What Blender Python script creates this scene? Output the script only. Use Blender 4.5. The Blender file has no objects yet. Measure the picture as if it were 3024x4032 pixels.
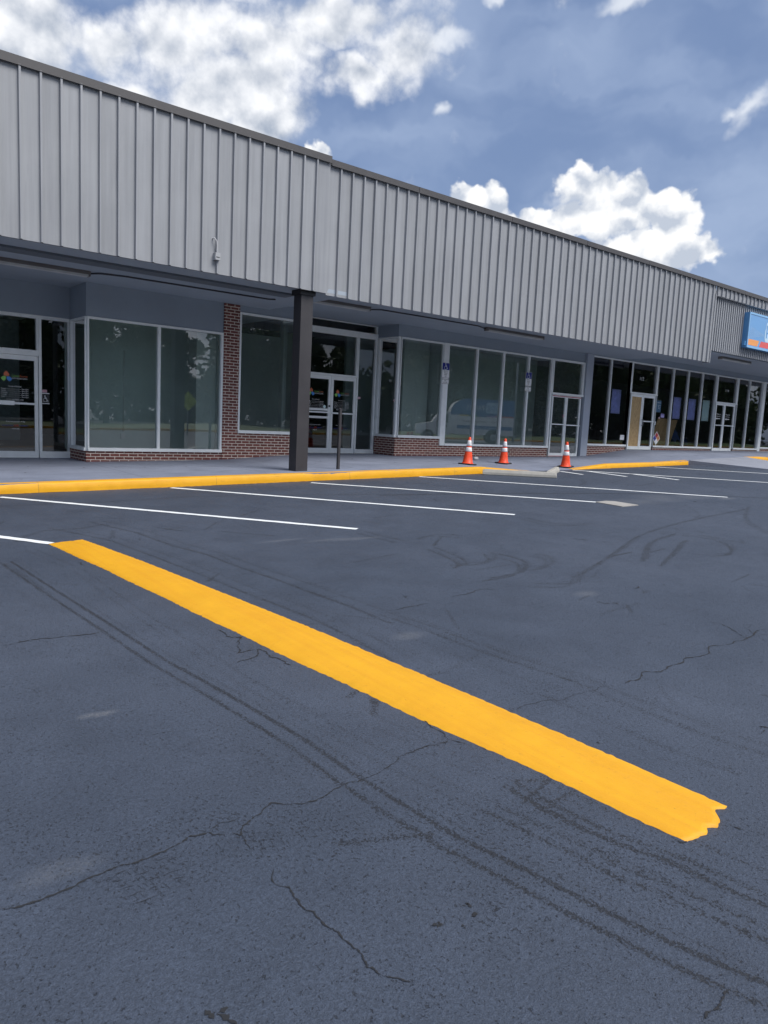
import bpy, math, random
import numpy as np
from mathutils import Matrix, Vector
random.seed(7); RNG = np.random.default_rng(5)
S = bpy.context.scene; COL = S.collection
R_ = math.radians

# ------------------------------------------------------------------ camera frame (solved from the vanishing points)
FPX = 2885.0
_X = np.array([3568., -187., FPX]); _X /= np.linalg.norm(_X)
_d = np.array([-1123., 23084., FPX]); _d -= _X*(_d@_X); _d /= np.linalg.norm(_d)
_Z = -_d; _Y = np.cross(_Z, _X)
ROT = np.array([_X, _Y, _Z]); CAM = np.array([0., -16., 1.6])
def ray(px, py):
    v = ROT @ np.array([(px-1512)/FPX, (py-2016)/FPX, 1.]); return v/np.linalg.norm(v)

# ------------------------------------------------------------------ terrain heights
def lot_z(x, y):
    xc = 28-np.clip((-6-y)/8, 0, 1)*10
    return .19+.022*(np.clip(x, -10, xc)-2.5)+.01*(np.clip(y, -30, 20)+3.6)
WX = [-10, 4.9, 6.8, 8.0, 9.85, 13.4, 20.1, 22.3, 24.8, 26.7, 33, 60]
WZ = [.40, .43, .46, .49, .61, .62, .64, .68, .94, .95, .99, 1.1]
HX = [-10, 13.2, 15.0, 16.73, 18.44, 20.9, 23.43, 26.8, 28.7, 60]
HZ = [.155, .155, .012, .012, .12, .11, .15, .19, .17, .17]
def kerb_z(x): return lot_z(x, -3.6)+np.interp(x, HX, HZ)
def walk_z(x, y):
    t = np.clip((y+3.6)/3.6, 0, 1)
    return kerb_z(x)*(1-t)+np.interp(x, WX, WZ)*t
def on_lot(px, py):                       # where a sight line meets the lot's plane
    v = ray(px, py); a = .19-.022*2.5+.01*3.6
    t = (a+.022*CAM[0]+.01*CAM[1]-CAM[2])/(v[2]-.022*v[0]-.01*v[1]); p = CAM+t*v
    return np.array([p[0], p[1]])

# ------------------------------------------------------------------ node helpers
class NT:
    def __init__(s, tree): s.t = tree; s.n = tree.nodes; s.l = tree.links
    def node(s, typ, **kw):
        n = s.n.new(typ)
        for k, v in kw.items(): setattr(n, k, v)
        return n
    def put(s, sock, v):
        if hasattr(v, 'is_output') or isinstance(v, bpy.types.NodeSocket): s.l.new(v, sock)
        elif v is not None:
            if sock.type == 'RGBA' and not isinstance(v, (int, float)) and len(v) == 3: v = (*v, 1)
            sock.default_value = v
    def m(s, op, a, b=None, c=None, clamp=False):
        n = s.node('ShaderNodeMath', operation=op); n.use_clamp = clamp
        s.put(n.inputs[0], a)
        if b is not None: s.put(n.inputs[1], b)
        if c is not None: s.put(n.inputs[2], c)
        return n.outputs[0]
    def vm(s, op, a, b=None, out=0):
        n = s.node('ShaderNodeVectorMath', operation=op); s.put(n.inputs[0], a)
        if b is not None:
            if op == 'SCALE': s.put(n.inputs['Scale'], b)
            else: s.put(n.inputs[1], b)
        return n.outputs[out]
    def dot(s, a, b): return s.vm('DOT_PRODUCT', a, b, 1)
    def noise(s, vec, scale, detail=4, rough=.55, dist=0., out=0, w=None):
        n = s.node('ShaderNodeTexNoise')
        s.put(n.inputs['Vector'], vec); n.inputs['Scale'].default_value = scale
        n.inputs['Detail'].default_value = detail; n.inputs['Roughness'].default_value = rough
        n.inputs['Distortion'].default_value = dist
        return n.outputs[out]
    def vor(s, vec, scale, feature='F1', out=0, smooth=.5):
        n = s.node('ShaderNodeTexVoronoi', feature=feature); s.put(n.inputs['Vector'], vec)
        n.inputs['Scale'].default_value = scale
        if feature == 'SMOOTH_F1': n.inputs['Smoothness'].default_value = smooth
        return n.outputs[out]
    def mr(s, v, a, b, c=0., d=1., smooth=False):
        n = s.node('ShaderNodeMapRange', interpolation_type='SMOOTHSTEP' if smooth else 'LINEAR')
        s.put(n.inputs[0], v)
        for i, q in enumerate((a, b, c, d)): s.put(n.inputs[i+1], q)
        return n.outputs[0]
    def mix(s, f, a, b, mode='MIX'):
        n = s.node('ShaderNodeMix', data_type='RGBA', blend_type=mode)
        s.put(n.inputs[0], f); s.put(n.inputs[6], a); s.put(n.inputs[7], b); return n.outputs[2]
    def scale(s, vec, sx, sy, sz):
        return s.vm('MULTIPLY', vec, (sx, sy, sz))
    def bump(s, h, strength=.3, dist=.01, nrm=None):
        n = s.node('ShaderNodeBump'); n.inputs['Strength'].default_value = strength; n.inputs['Distance'].default_value = dist
        s.put(n.inputs['Height'], h)
        if nrm is not None: s.put(n.inputs['Normal'], nrm)
        return n.outputs[0]

def new_mat(name):
    m = bpy.data.materials.new(name); m.use_nodes = True; m.node_tree.nodes.clear()
    N = NT(m.node_tree); o = N.node('ShaderNodeOutputMaterial')
    return m, N, o
def principled(N, o, col, rough=.6, metal=0., nrm=None, spec=.5):
    p = N.node('ShaderNodeBsdfPrincipled')
    N.put(p.inputs['Base Color'], col); N.put(p.inputs['Roughness'], rough); N.put(p.inputs['Metallic'], metal)
    N.put(p.inputs['Specular IOR Level'], spec)
    if nrm is not None: N.put(p.inputs['Normal'], nrm)
    N.l.new(p.outputs[0], o.inputs[0]); return p
def coords(N): return N.node('ShaderNodeTexCoord').outputs['Object']

MATS = {}
def paint(name, col, rough=.6, metal=0., var=.12, vscale=3., bump=.0, bscale=60., spec=.5, streak=0.):
    """paint or plain surface with slight uneven tone, gloss and grain"""
    if name in MATS: return MATS[name]
    m, N, o = new_mat(name); c = coords(N)
    n = N.noise(c, vscale, 5, .6)
    f = N.mr(n, .25, .75, 1-var, 1+var)
    if streak:
        st = N.noise(N.scale(c, 9, 9, .35), 1.6, 4, .6)
        f = N.m('MULTIPLY', f, N.mr(st, .3, .75, 1+streak*.4, 1-streak))
    if name == 'grey_metal_siding':
        sp = N.node('ShaderNodeSeparateXYZ'); N.put(sp.inputs[0], c)
        wn = N.node('ShaderNodeTexWhiteNoise', noise_dimensions='1D'); N.put(wn.inputs['W'], N.m('FLOOR', N.m('DIVIDE', N.m('SUBTRACT', sp.outputs[0], 2.92), .2975)))
        f = N.m('MULTIPLY', f, N.mr(wn.outputs[0], 0, 1, .95, 1.05))
        dr = N.mr(N.noise(N.scale(c, 5, 5, .5), 1.3, 5, .65), .60, .8, 0, .16); f = N.m('MULTIPLY', f, N.m('SUBTRACT', 1., dr))
    colr = N.vm('SCALE', tuple(col), f)
    nr = N.bump(N.noise(c, bscale, 4, .6), bump, .01) if bump else None
    principled(N, o, colr, N.mr(n, .3, .7, max(rough-.07, .02), min(rough+.07, 1)), metal, nr, spec)
    MATS[name] = m; return m

def brick_mat():
    m, N, o = new_mat('brick'); c = coords(N)
    sp = N.node('ShaderNodeSeparateXYZ'); N.put(sp.inputs[0], c)
    u = N.m('ADD', sp.outputs[0], sp.outputs[1]); cb = N.node('ShaderNodeCombineXYZ')
    N.put(cb.inputs[0], u); N.put(cb.inputs[1], sp.outputs[2]); v = cb.outputs[0]
    wob = N.vm('ADD', v, N.vm('SCALE', N.vm('SUBTRACT', N.noise(c, 9, 3, out=1), (.5, .5, .5)), .006))
    b = N.node('ShaderNodeTexBrick'); N.put(b.inputs['Vector'], wob)
    b.inputs['Scale'].default_value = 1; b.inputs['Brick Width'].default_value = .2032; b.inputs['Row Height'].default_value = .0677
    b.inputs['Mortar Size'].default_value = .0085; b.inputs['Mortar Smooth'].default_value = .25; b.inputs['Bias'].default_value = -.1
    b.inputs['Color1'].default_value = (.215, .070, .056, 1); b.inputs['Color2'].default_value = (.14, .046, .039, 1)
    b.inputs['Mortar'].default_value = (.74, .66, .57, 1)
    n = N.noise(c, 14, 5, .6)
    col = N.mix(1., b.outputs[0], N.mr(n, .2, .8, .78, 1.2), 'MULTIPLY')
    dirt = N.mr(N.noise(c, 2.2, 4), .5, .75, 0, .25)
    col = N.mix(dirt, col, (.16, .09, .07))
    h = N.m('ADD', N.m('MULTIPLY', b.outputs['Fac'], -1.), N.m('MULTIPLY', N.noise(c, 130, 3), .25))
    principled(N, o, col, .82, 0, N.bump(h, .6, .006)); return m

def glass_mat(name, tint, haze, wob=.06, gain=1.75):
    m, N, o = new_mat(name); c = coords(N)
    nr = N.bump(N.noise(c, .9, 2, .5), wob, .02)
    fr = N.node('ShaderNodeFresnel'); fr.inputs['IOR'].default_value = 1.52
    f = N.m('MULTIPLY', fr.outputs[0], gain, clamp=True)
    tr = N.node('ShaderNodeBsdfTransparent'); tr.inputs[0].default_value = (*tint, 1)
    df = N.node('ShaderNodeBsdfDiffuse')
    df.inputs[0].default_value = (.50, .62, .60, 1)
    hz = N.m('MULTIPLY', N.mr(N.noise(N.scale(c, 1, 1, .6), 1.7, 6, .65), .25, .8, .55, 1.45), haze)
    m1 = N.node('ShaderNodeMixShader'); N.put(m1.inputs[0], hz); N.l.new(tr.outputs[0], m1.inputs[1]); N.l.new(df.outputs[0], m1.inputs[2])
    gl = N.node('ShaderNodeBsdfGlossy'); gl.inputs['Roughness'].default_value = .0; N.put(gl.inputs['Normal'], nr)
    m2 = N.node('ShaderNodeMixShader'); N.put(m2.inputs[0], f); N.l.new(m1.outputs[0], m2.inputs[1]); N.l.new(gl.outputs[0], m2.inputs[2])
    N.l.new(m2.outputs[0], o.inputs[0]); return m

def asphalt_mat():
    m, N, o = new_mat('sealed_asphalt'); c = coords(N)
    at = N.node('ShaderNodeAttribute'); at.attribute_name = 'mark'
    sp = N.node('ShaderNodeSeparateColor'); N.put(sp.inputs[0], at.outputs['Color'])
    dark, light, rough_a = sp.outputs[0], sp.outputs[1], sp.outputs[2]
    big = N.noise(c, .35, 5, .6); mid = N.noise(c, 2.3, 5, .6); fine = N.noise(c, 75, 4, .65)
    grain = N.noise(N.scale(c, 1, 1.0, 1), 210, 2, .6)
    base = N.mix(N.mr(big, .3, .7), (.042, .055, .081), (.060, .074, .104))
    base = N.mix(1., base, N.mr(mid, .25, .75, .86, 1.13), 'MULTIPLY')
    base = N.mix(1., base, N.mr(fine, .3, .75, .72, 1.26), 'MULTIPLY')
    base = N.mix(1., base, N.mr(grain, .3, .7, .72, 1.28), 'MULTIPLY')
    # small dark pits where the seal coat left the stone open
    pit = N.noise(N.scale(c, 1, .75, 1), 88, 3, .55)
    patchy = N.noise(c, 1.1, 4, .6)
    thr = N.m('SUBTRACT', N.m('SUBTRACT', .70, N.m('MULTIPLY', patchy, .13)), N.m('MULTIPLY', rough_a, .05))
    pits = N.mr(N.m('SUBTRACT', pit, thr), 0, .05)
    base = N.mix(N.m('MULTIPLY', pits, .58), base, (.014, .015, .018))
    # tyre scuffs break up along the coarse stone
    brk = N.noise(c, 92, 3, .6); brk2 = N.noise(c, 5, 3, .6)
    tr = N.mr(N.m('ADD', N.m('ADD', brk, N.m('MULTIPLY', dark, .34)), N.m('MULTIPLY', brk2, .22)), .80, .90)
    tr = N.m('MULTIPLY', tr, N.mr(dark, 0, .12), clamp=True)
    base = N.mix(N.m('MULTIPLY', dark, .16), base, (.02, .022, .026))
    base = N.mix(N.m('MULTIPLY', tr, .8), base, (.013, .014, .017))
    lt = N.m('MULTIPLY', light, N.mr(brk, .35, .65, .2, 1), clamp=True)
    base = N.mix(lt, base, (.2, .205, .215))
    h = N.m('ADD', N.m('MULTIPLY', fine, .8), N.m('ADD', N.m('MULTIPLY', grain, .45), N.m('MULTIPLY', pits, -.9)))
    h = N.m('ADD', h, N.m('MULTIPLY', tr, -.3))
    nr = N.bump(h, .8, .008)
    principled(N, o, base, N.mr(mid, .3, .7, .6, .74), 0, nr, .42); return m

def yellow_mat(name='yellow_paint', worn=.0, streaky=False):
    m, N, o = new_mat(name); c = coords(N)
    n = N.noise(c, 4, 5, .6); st = N.noise(N.scale(c, 22, .5, 3), 1., 4, .6)
    col = N.mix(N.mr(n, .3, .7), (.70, .335, .006), (.76, .375, .008))
    if streaky: col = N.mix(N.mr(st, .42, .70, 0, .45), col, (.66, .275, .008)); fl = N.noise(N.scale(c, 1, .5, 1), 70, 4, .65); col = N.mix(N.mr(fl, .70, .76, 0, .8), col, (.16, .10, .03))
    thin = N.mr(N.noise(c, 41, 5, .65), .60-worn, .70-worn, 0, .8)
    col = N.mix(N.m('MULTIPLY', thin, .35), col, (.42, .2, .03))
    if name == 'kerb_yellow':
        sp = N.node('ShaderNodeSeparateXYZ'); N.put(sp.inputs[0], c)
        jt = N.mr(N.m('ABSOLUTE', N.m('SUBTRACT', N.m('FRACT', N.m('DIVIDE', sp.outputs[0], 3.05)), .5)), .4968, .4985)
        sf = N.mr(N.noise(N.scale(c, .9, 4, 7), 2.2, 5, .7), .60, .74, 0, .45); ch = N.mr(N.noise(c, 26, 4, .7), .68, .73, 0, .8)
        col = N.mix(N.m('MAXIMUM', N.m('MULTIPLY', jt, .35), N.m('MAXIMUM', sf, ch)), col, (.13, .09, .04))
    nr = N.bump(N.m('ADD', N.noise(c, 80, 4, .65), N.m('MULTIPLY', n, 1.5)), .35, .006)
    principled(N, o, col, .55, 0, nr, .4); return m

def white_mat():
    m, N, o = new_mat('white_road_paint'); c = coords(N)
    n = N.noise(c, 30, 4, .65)
    col = N.mix(N.mr(n, .64, .76), (.82, .84, .84), (.3, .31, .33))
    principled(N, o, col, .6, 0, N.bump(N.noise(c, 120, 3), .3, .004)); return m

def concrete_mat(name, col, stain=.25, sc=1., joints=False):
    m, N, o = new_mat(name); c = coords(N)
    n = N.noise(c, 1.3*sc, 6, .65); g = N.noise(c, 55, 4, .65); d = N.noise(c, 7*sc, 4, .6)
    cc = N.vm('SCALE', tuple(col), N.m('MULTIPLY', N.mr(n, .25, .75, 1-stain, 1+stain*.6), N.mr(g, .3, .7, .93, 1.07)))
    cc = N.mix(N.mr(d, .62, .74, 0, .3), cc, tuple(x*.45 for x in col))
    if joints:
        sp = N.node('ShaderNodeSeparateXYZ'); N.put(sp.inputs[0], N.vm('ADD', c, N.vm('SCALE', N.noise(c, 3, 2, out=1), .02)))
        fx = N.m('ABSOLUTE', N.m('SUBTRACT', N.m('FRACT', N.m('DIVIDE', sp.outputs[0], 2.44)), .5))
        jt = N.mr(fx, .4962, .4985); jy = N.mr(N.m('ABSOLUTE', N.m('ADD', sp.outputs[1], 1.7)), .007, .003)
        cc = N.mix(N.m('MULTIPLY', N.m('MAXIMUM', jt, jy), .6), cc, (.05, .05, .06))
        sc_ = N.noise(N.scale(c, .6, 2.2, 1), 2.0, 6, .7)
        cc = N.mix(N.mr(sc_, .5, .72, 0, .45), cc, tuple(x*.5 for x in col))
    principled(N, o, cc, N.mr(n, .3, .7, .55, .75), 0, N.bump(g, .3, .004)); return m

def osb_mat():
    m, N, o = new_mat('strand_board'); c = coords(N)
    a = N.noise(N.scale(c, 26, 26, 7), 1., 4, .6, .6); b = N.noise(N.scale(c, 60, 60, 14), 1., 3, .7, 1.5)
    col = N.mix(N.mr(a, .3, .7), (.36, .23, .10), (.66, .46, .23))
    col = N.mix(N.mr(b, .55, .72, 0, .7), col, (.2, .115, .05))
    principled(N, o, col, .75, 0, N.bump(b, .3, .003)); return m

def leaf_mat(name, c1, c2):
    m, N, o = new_mat(name); c = coords(N)
    col = N.mix(N.noise(c, .9, 3), c1, c2)
    principled(N, o, col, .6, 0, None, .3); return m

M = dict(
    brick=brick_mat(), asphalt=asphalt_mat(), yellow=yellow_mat(streaky=True), kerb_yellow=yellow_mat('kerb_yellow', .02),
    white=white_mat(),
    metal=paint('grey_metal_siding', (.305, .316, .336), .42, 0, .05, .8, 0, 60, .5, .14),
    coping=paint('bronze_coping', (.070, .067, .069), .5, .0, .1),
    soffit=paint('soffit_paint', (.34, .39, .45), .7, 0, .08, .8, .15, 90),
    channel=paint('dark_soffit_strip', (.13, .15, .175), .7, 0, .08),
    stucco=paint('wall_paint', (.295, .345, .405), .75, 0, .08, .8, .25, 110),
    pier=paint('pale_pier_paint', (.42, .46, .53), .6, 0, .06, 1.2),
    alum=paint('aluminium_frame', (.90, .93, .92), .34, .0, .06, 5),
    alum_dark=paint('tarnished_aluminium', (.27, .29, .30), .42, .4, .08, 5),
    column=paint('brown_column_paint', (.040, .038, .042), .5, 0, .1, 2, .1, 70),
    walk=concrete_mat('painted_walk', (.215, .24, .31), .22, 1., True),
    apron=concrete_mat('pale_apron', (.27, .285, .33), .14),
    concrete=concrete_mat('bare_concrete', (.40, .385, .345), .22, 3),
    patch=concrete_mat('concrete_slab', (.36, .34, .31), .2, 2),
    glass=glass_mat('hazy_glass', (.76, .86, .83), .095, .004, 3.6), glass_clear=glass_mat('clear_glass', (.86, .89, .91), .006, .014, 1.9),
    glass_door=glass_mat('door_glass', (.55, .62, .64), .012, .014, 2.0),
    inwall=paint('interior_wall', (.70, .77, .76), .85, 0, .05), inwhite=paint('interior_white_panel', (.78, .8, .8), .8, 0, .04),
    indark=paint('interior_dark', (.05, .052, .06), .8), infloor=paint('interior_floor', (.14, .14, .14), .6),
    osb=osb_mat(), black=paint('black_plastic', (.018, .018, .02), .5), rubber=paint('black_rubber', (.02, .02, .021), .7),
    orange=paint('cone_orange', (.84, .075, .02), .45, 0, .25, 14), reflect=paint('cone_white_band', (.74, .75, .76), .4, 0, .12, 20),
    lettering=paint('white_vinyl', (.82, .83, .83), .5, 0, .03), red=paint('red_vinyl', (.55, .03, .03), .5), vblue=paint('blue_vinyl', (.03, .05, .32), .5),
    logo_red=paint('logo_red', (.62, .16, .07), .5), logo_green=paint('logo_green', (.26, .56, .12), .5), logo_blue=paint('logo_blue', (.06, .26, .68), .5),
    sign_blue=paint('accessible_blue', (.008, .02, .26), .45), sign_white=paint('sign_white', (.88, .89, .89), .45), ink=paint('sign_ink', (.03, .03, .035), .5),
    cabinet=paint('sign_cabinet_blue', (.10, .30, .58), .4, 0, .05), face=paint('sign_face_blue', (.13, .33, .62), .3, 0, .08, .6),
    face_light=paint('sign_pale_blue', (.50, .68, .82), .35), hatch=paint('sign_hatch', (.30, .49, .74), .35),
    c_orange=paint('sign_orange', (.80, .32, .09), .35), c_red=paint('sign_red', (.70, .09, .09), .35), c_purple=paint('sign_purple', (.35, .18, .52), .35),
    housing=paint('lamp_housing', (.22, .2, .19), .6), lens=paint('lamp_lens', (.52, .53, .53), .4), pipe=paint('dark_conduit', (.05, .052, .06), .5),
    box=paint('grey_box', (.35, .36, .375), .5), cable=paint('white_cable', (.5, .5, .51), .5),
    paper_blue=paint('blue_paper', (.46, .50, .92), .6, 0, .22, 6, .6, 14), paper_aqua=paint('aqua_paper', (.74, .95, .94), .6, 0, .05),
    paper=paint('white_paper', (.75, .76, .78), .6), teal=paint('teal_sign', (.015, .1, .2), .5), lilac=paint('lilac_sticker', (.42, .36, .66), .5),
    pink=paint('pink_sticker', (.62, .42, .48), .5), tarp=paint('blue_tarp', (.012, .045, .15), .5, 0, .3, 3, .8, 9), wood=paint('raw_lumber', (.33, .23, .15), .8, 0, .2, 6),
    grass=leaf_mat('grass_green', (.05, .09, .02), (.1, .14, .035)), bark=paint('bark', (.10, .08, .06), .9, 0, .3, 6, .5, 20),
    leaf_a=leaf_mat('leaf_dark', (.022, .05, .012), (.05, .085, .022)), leaf_b=leaf_mat('leaf_mid', (.035, .07, .016), (.075, .11, .03)),
    body_white=paint('truck_white', (.86, .87, .88), .3, 0, .03), body_blue=paint('truck_blue', (.03, .16, .42), .3, 0, .05),
    chrome=paint('wheel_metal', (.6, .6, .6), .3, .8), crack=paint('open_crack', (.018, .019, .022), .9, 0, .3, 30),
    tread=paint('tyre_print', (.022, .025, .032), .9, 0, .3, 30), green=paint('green_stripe', (.1, .3, .06), .4), ystripe=paint('yellow_stripe', (.7, .5, .05), .4),
    deck=paint('roof_membrane', (.35, .35, .34), .8), red_tape=paint('red_tape', (.42, .03, .07), .5), navy=paint('navy_valance', (.012, .012, .035), .7),
)

# ------------------------------------------------------------------ mesh helpers
class MB:
    def __init__(s): s.v = []; s.f = []; s.mi = []; s.sm = []
    def add(s, vs, fs, mi=0, smooth=False):
        b = len(s.v); s.v += [tuple(map(float, p)) for p in vs]
        for f in fs: s.f.append(tuple(b+i for i in f)); s.mi.append(mi); s.sm.append(smooth)
        return s
    def box(s, x0, x1, y0, y1, z0, z1, mi=0):
        x0, x1 = sorted((x0, x1)); y0, y1 = sorted((y0, y1)); z0, z1 = sorted((z0, z1))
        return s.add([(x0, y0, z0), (x1, y0, z0), (x1, y1, z0), (x0, y1, z0), (x0, y0, z1), (x1, y0, z1), (x1, y1, z1), (x0, y1, z1)],
                     [(0, 3, 2, 1), (4, 5, 6, 7), (0, 1, 5, 4), (1, 2, 6, 5), (2, 3, 7, 6), (3, 0, 4, 7)], mi)
    def hexa(s, p, mi=0):                 # eight corners: bottom four, then top four
        return s.add(p, [(0, 3, 2, 1), (4, 5, 6, 7), (0, 1, 5, 4), (1, 2, 6, 5), (2, 3, 7, 6), (3, 0, 4, 7)], mi)
    def quad(s, a, b, c, d, mi=0): return s.add([a, b, c, d], [(0, 1, 2, 3)], mi)
    def tube(s, pts, r, n=8, mi=0, cap=True, smooth=True):
        pts = [Vector(p) for p in pts]; rs = r if isinstance(r, (list, tuple)) else [r]*len(pts)
        ring = []; up = None
        for i, p in enumerate(pts):
            t = (pts[min(i+1, len(pts)-1)]-pts[max(i-1, 0)]).normalized()
            if up is None: up = Vector((0, 0, 1)) if abs(t.z) < .9 else Vector((1, 0, 0))
            a = t.cross(up).normalized(); b = a.cross(t).normalized(); up = b
            for k in range(n):
                q = 2*math.pi*k/n; ring.append(p+(a*math.cos(q)+b*math.sin(q))*rs[i])
        fs = []
        for i in range(len(pts)-1):
            for k in range(n): fs.append((i*n+k, i*n+(k+1) % n, (i+1)*n+(k+1) % n, (i+1)*n+k))
        s.add(ring, fs, mi, smooth)
        if cap:
            b = len(s.v)-len(ring); e = b+(len(pts)-1)*n
            s.f += [tuple(b+k for k in range(n))[::-1], tuple(e+k for k in range(n))]; s.mi += [mi, mi]; s.sm += [False, False]
        return s
    def lathe(s, prof, c=(0, 0, 0), n=32, mi=0, smooth=True):   # (radius, height)
        vs = []; fs = []
        for r, z in prof:
            for k in range(n):
                q = 2*math.pi*k/n; vs.append((c[0]+r*math.cos(q), c[1]+r*math.sin(q), c[2]+z))
        for i in range(len(prof)-1):
            for k in range(n): fs.append((i*n+k, i*n+(k+1) % n, (i+1)*n+(k+1) % n, (i+1)*n+k))
        return s.add(vs, fs, mi, smooth)
    def poly(s, pts, mi=0): return s.add(pts, [tuple(range(len(pts)))], mi)
    def extrude(s, pts, vec, mi=0):
        n = len(pts); q = [tuple(np.add(p, vec)) for p in pts]
        return s.add(list(pts)+q, [tuple(range(n))[::-1], tuple(range(n, 2*n))]+[(i, (i+1) % n, n+(i+1) % n, n+i) for i in range(n)], mi)
    def xform(s, fn): s.v = [tuple(fn(p)) for p in s.v]; return s

ORIG = {}
def link(name, mb, mats, parent=None, label=None):
    """one mesh object; geometry is given in world axes, stored relative to its parent's base"""
    off = ORIG.get(parent.name, (0, 0, 0)) if parent else (0, 0, 0)
    me = bpy.data.meshes.new(name)
    me.from_pydata([(x-off[0], y-off[1], z-off[2]) for x, y, z in mb.v], [], mb.f)
    for m in (mats if isinstance(mats, (list, tuple)) else [mats]): me.materials.append(M[m] if isinstance(m, str) else m)
    me.polygons.foreach_set('material_index', mb.mi); me.polygons.foreach_set('use_smooth', mb.sm)
    me.update()
    o = bpy.data.objects.new(name, me); COL.objects.link(o)
    if parent: o.parent = parent; ORIG[o.name] = off
    else: ORIG[o.name] = (0, 0, 0)
    if label: o['label'] = label
    return o
def tag(o, label, cat, group=None):
    o['label'] = label; o['category'] = cat
    if group: o['group'] = group
    return o
def thing(name, loc, label, cat, group=None, rz=0.):
    o = bpy.data.objects.new(name, None); COL.objects.link(o); o.empty_display_size = .2
    o.location = loc; o.rotation_euler = (0, 0, rz); ORIG[o.name] = tuple(loc) if rz == 0. else (0, 0, 0)
    return tag(o, label, cat, group)
def structure(name, mb, mats): o = link(name, mb, mats); o['kind'] = 'structure'; return o
def copy_tree(o, loc, rz=0., label=None):
    c = o.copy(); COL.objects.link(c); c.location = loc; c.rotation_euler = (0, 0, rz)
    if label: c['label'] = label
    for ch in list(o.children):
        d = ch.copy(); COL.objects.link(d); d.parent = c
        for g in list(ch.children):
            e = g.copy(); COL.objects.link(e); e.parent = d
    return c
def bevel(o, w=.004, seg=2):
    b = o.modifiers.new('edge', 'BEVEL'); b.width = w; b.segments = seg; b.limit_method = 'ANGLE'; return o

def text_mb(items, plane='xz', depth=.002):
    """lettering: items = (string, x-left, x-right, z-base, height, material index); all in the plane y = const"""
    mb = MB()
    for (st, xl, xr, zb, h, y, mi) in items:
        cu = bpy.data.curves.new('lettering', 'FONT'); cu.body = st; cu.size = 1; cu.resolution_u = 2
        ob = bpy.data.objects.new('lettering', cu); COL.objects.link(ob)
        me = bpy.data.meshes.new_from_object(ob)
        v = [p.co.copy() for p in me.vertices]; f = [tuple(p.vertices) for p in me.polygons]
        x0 = min(p.x for p in v); x1 = max(p.x for p in v); z0 = 0.; z1 = max(p.y for p in v)
        mb.add([(xl+(p.x-x0)/(x1-x0)*(xr-xl), y, zb+p.y/z1*h) for p in v], f, mi)
        bpy.data.objects.remove(ob); bpy.data.meshes.remove(me); bpy.data.curves.remove(cu)
    return mb

# ================================================================== GROUND
def seg_dist(P, a, b):
    ab = b-a; t = np.clip(((P-a)@ab)/max(ab@ab, 1e-9), 0, 1); return np.linalg.norm(P-(a+t[:, None]*ab), axis=1), t
def q3(x, y): return (x*.9644, 1800+y*.9644)
def q4(x, y): return (1500+x*.91863, 1750+y*.91863)
def q5(x, y): return (x*.90416, 2700+y*.90416)
def q6(x, y): return (1500+x*.91863, 2700+y*.91863)
def dp(x, y): return (x*1.8228, y*1.8228)
def W(fn, pts): return np.array([on_lot(*fn(*p)) for p in pts])
TR = []   # tyre marks: (polyline on the lot, half width, strength)
T1 = W(dp, [(5, 1215), (110, 1285), (210, 1350), (330, 1430), (470, 1510), (620, 1600), (730, 1680), (830, 1745), (960, 1825), (1100, 1895), (1250, 1975), (1400, 2050), (1520, 2105), (1600, 2140), (1700, 2180)])
for off, st in ((-.02, .75), (.075, .7), (.13, .35), (-.17, .22)): TR.append((T1+np.array([off, 0]),   .0145, st*1.1))
T2 = W(dp, [(60, 1190), (160, 1235), (290, 1330), (400, 1400), (520, 1480), (640, 1545), (760, 1615), (900, 1690), (1060, 1760), (1250, 1850), (1420, 1930), (1620, 2020)])
for off, st in ((0, .5), (.09, .45), (.24, .3), (.33, .25)): TR.append((T2+np.array([off, 0]), .016, st*.9))
T2b = W(q6, [(450, 540), (560, 590), (700, 665), (860, 735), (1000, 820), (1180, 880), (1400, 985), (1600, 1070), (1700, 1110)])
for off, st in ((0, .8), (.07, .65)): TR.append((T2b+np.array([off, 0]), .016, st))
T2c = W(q6, [(530, 430), (700, 530), (880, 620), (1050, 690), (1200, 740), (1400, 830), (1600, 920), (1700, 965)])
for off, st in ((0, .8), (.06, .7), (.2, .4)): TR.append((T2c+np.array([off, 0]), .017, st))
T3 = W(q3, [(200, 290), (450, 340), (640, 410), (820, 480), (980, 545), (1150, 610), (1300, 670), (1440, 740), (1600, 830)])
for off, st in ((0, .6), (.14, .5), (.22, .3)): TR.append((T3+np.array([off, 0]), .021, st)); TR.append((T3+np.array([off+.045, 0]), .012, st*.7))
T4 = W(q3, [(370, 265), (560, 310), (700, 360), (850, 400), (950, 440), (1130, 500), (1290, 560), (1430, 610), (1600, 680)])
for off, st in ((0, .65), (.16, .5)): TR.append((T4+np.array([off, 0]), .021, st)); TR.append((T4+np.array([off+.045, 0]), .012, st*.7))
T5 = W(q4, [(0, 730), (150, 780), (330, 850), (480, 905), (620, 950), (780, 1000), (900, 1040)])
for off, st in ((0, .6), (.1, .55), (.3, .3), (-.2, .3)): TR.append((T5+np.array([off, 0]), .021, st)); TR.append((T5+np.array([off+.045, 0]), .012, st*.7))
T6 = W(q6, [(850, 0), (1000, 60), (1180, 130), (1400, 215), (1659, 300)])
for off, st in ((0, .55), (.12, .5), (-.3, .35), (-.42, .3)): TR.append((T6+np.array([off, 0]), .026, st))
TR.append((W(q4, [(0, 218), (300, 212), (600, 210), (900, 210), (1200, 212), (1450, 220), (1659, 230)]), .075, .75))
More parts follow.
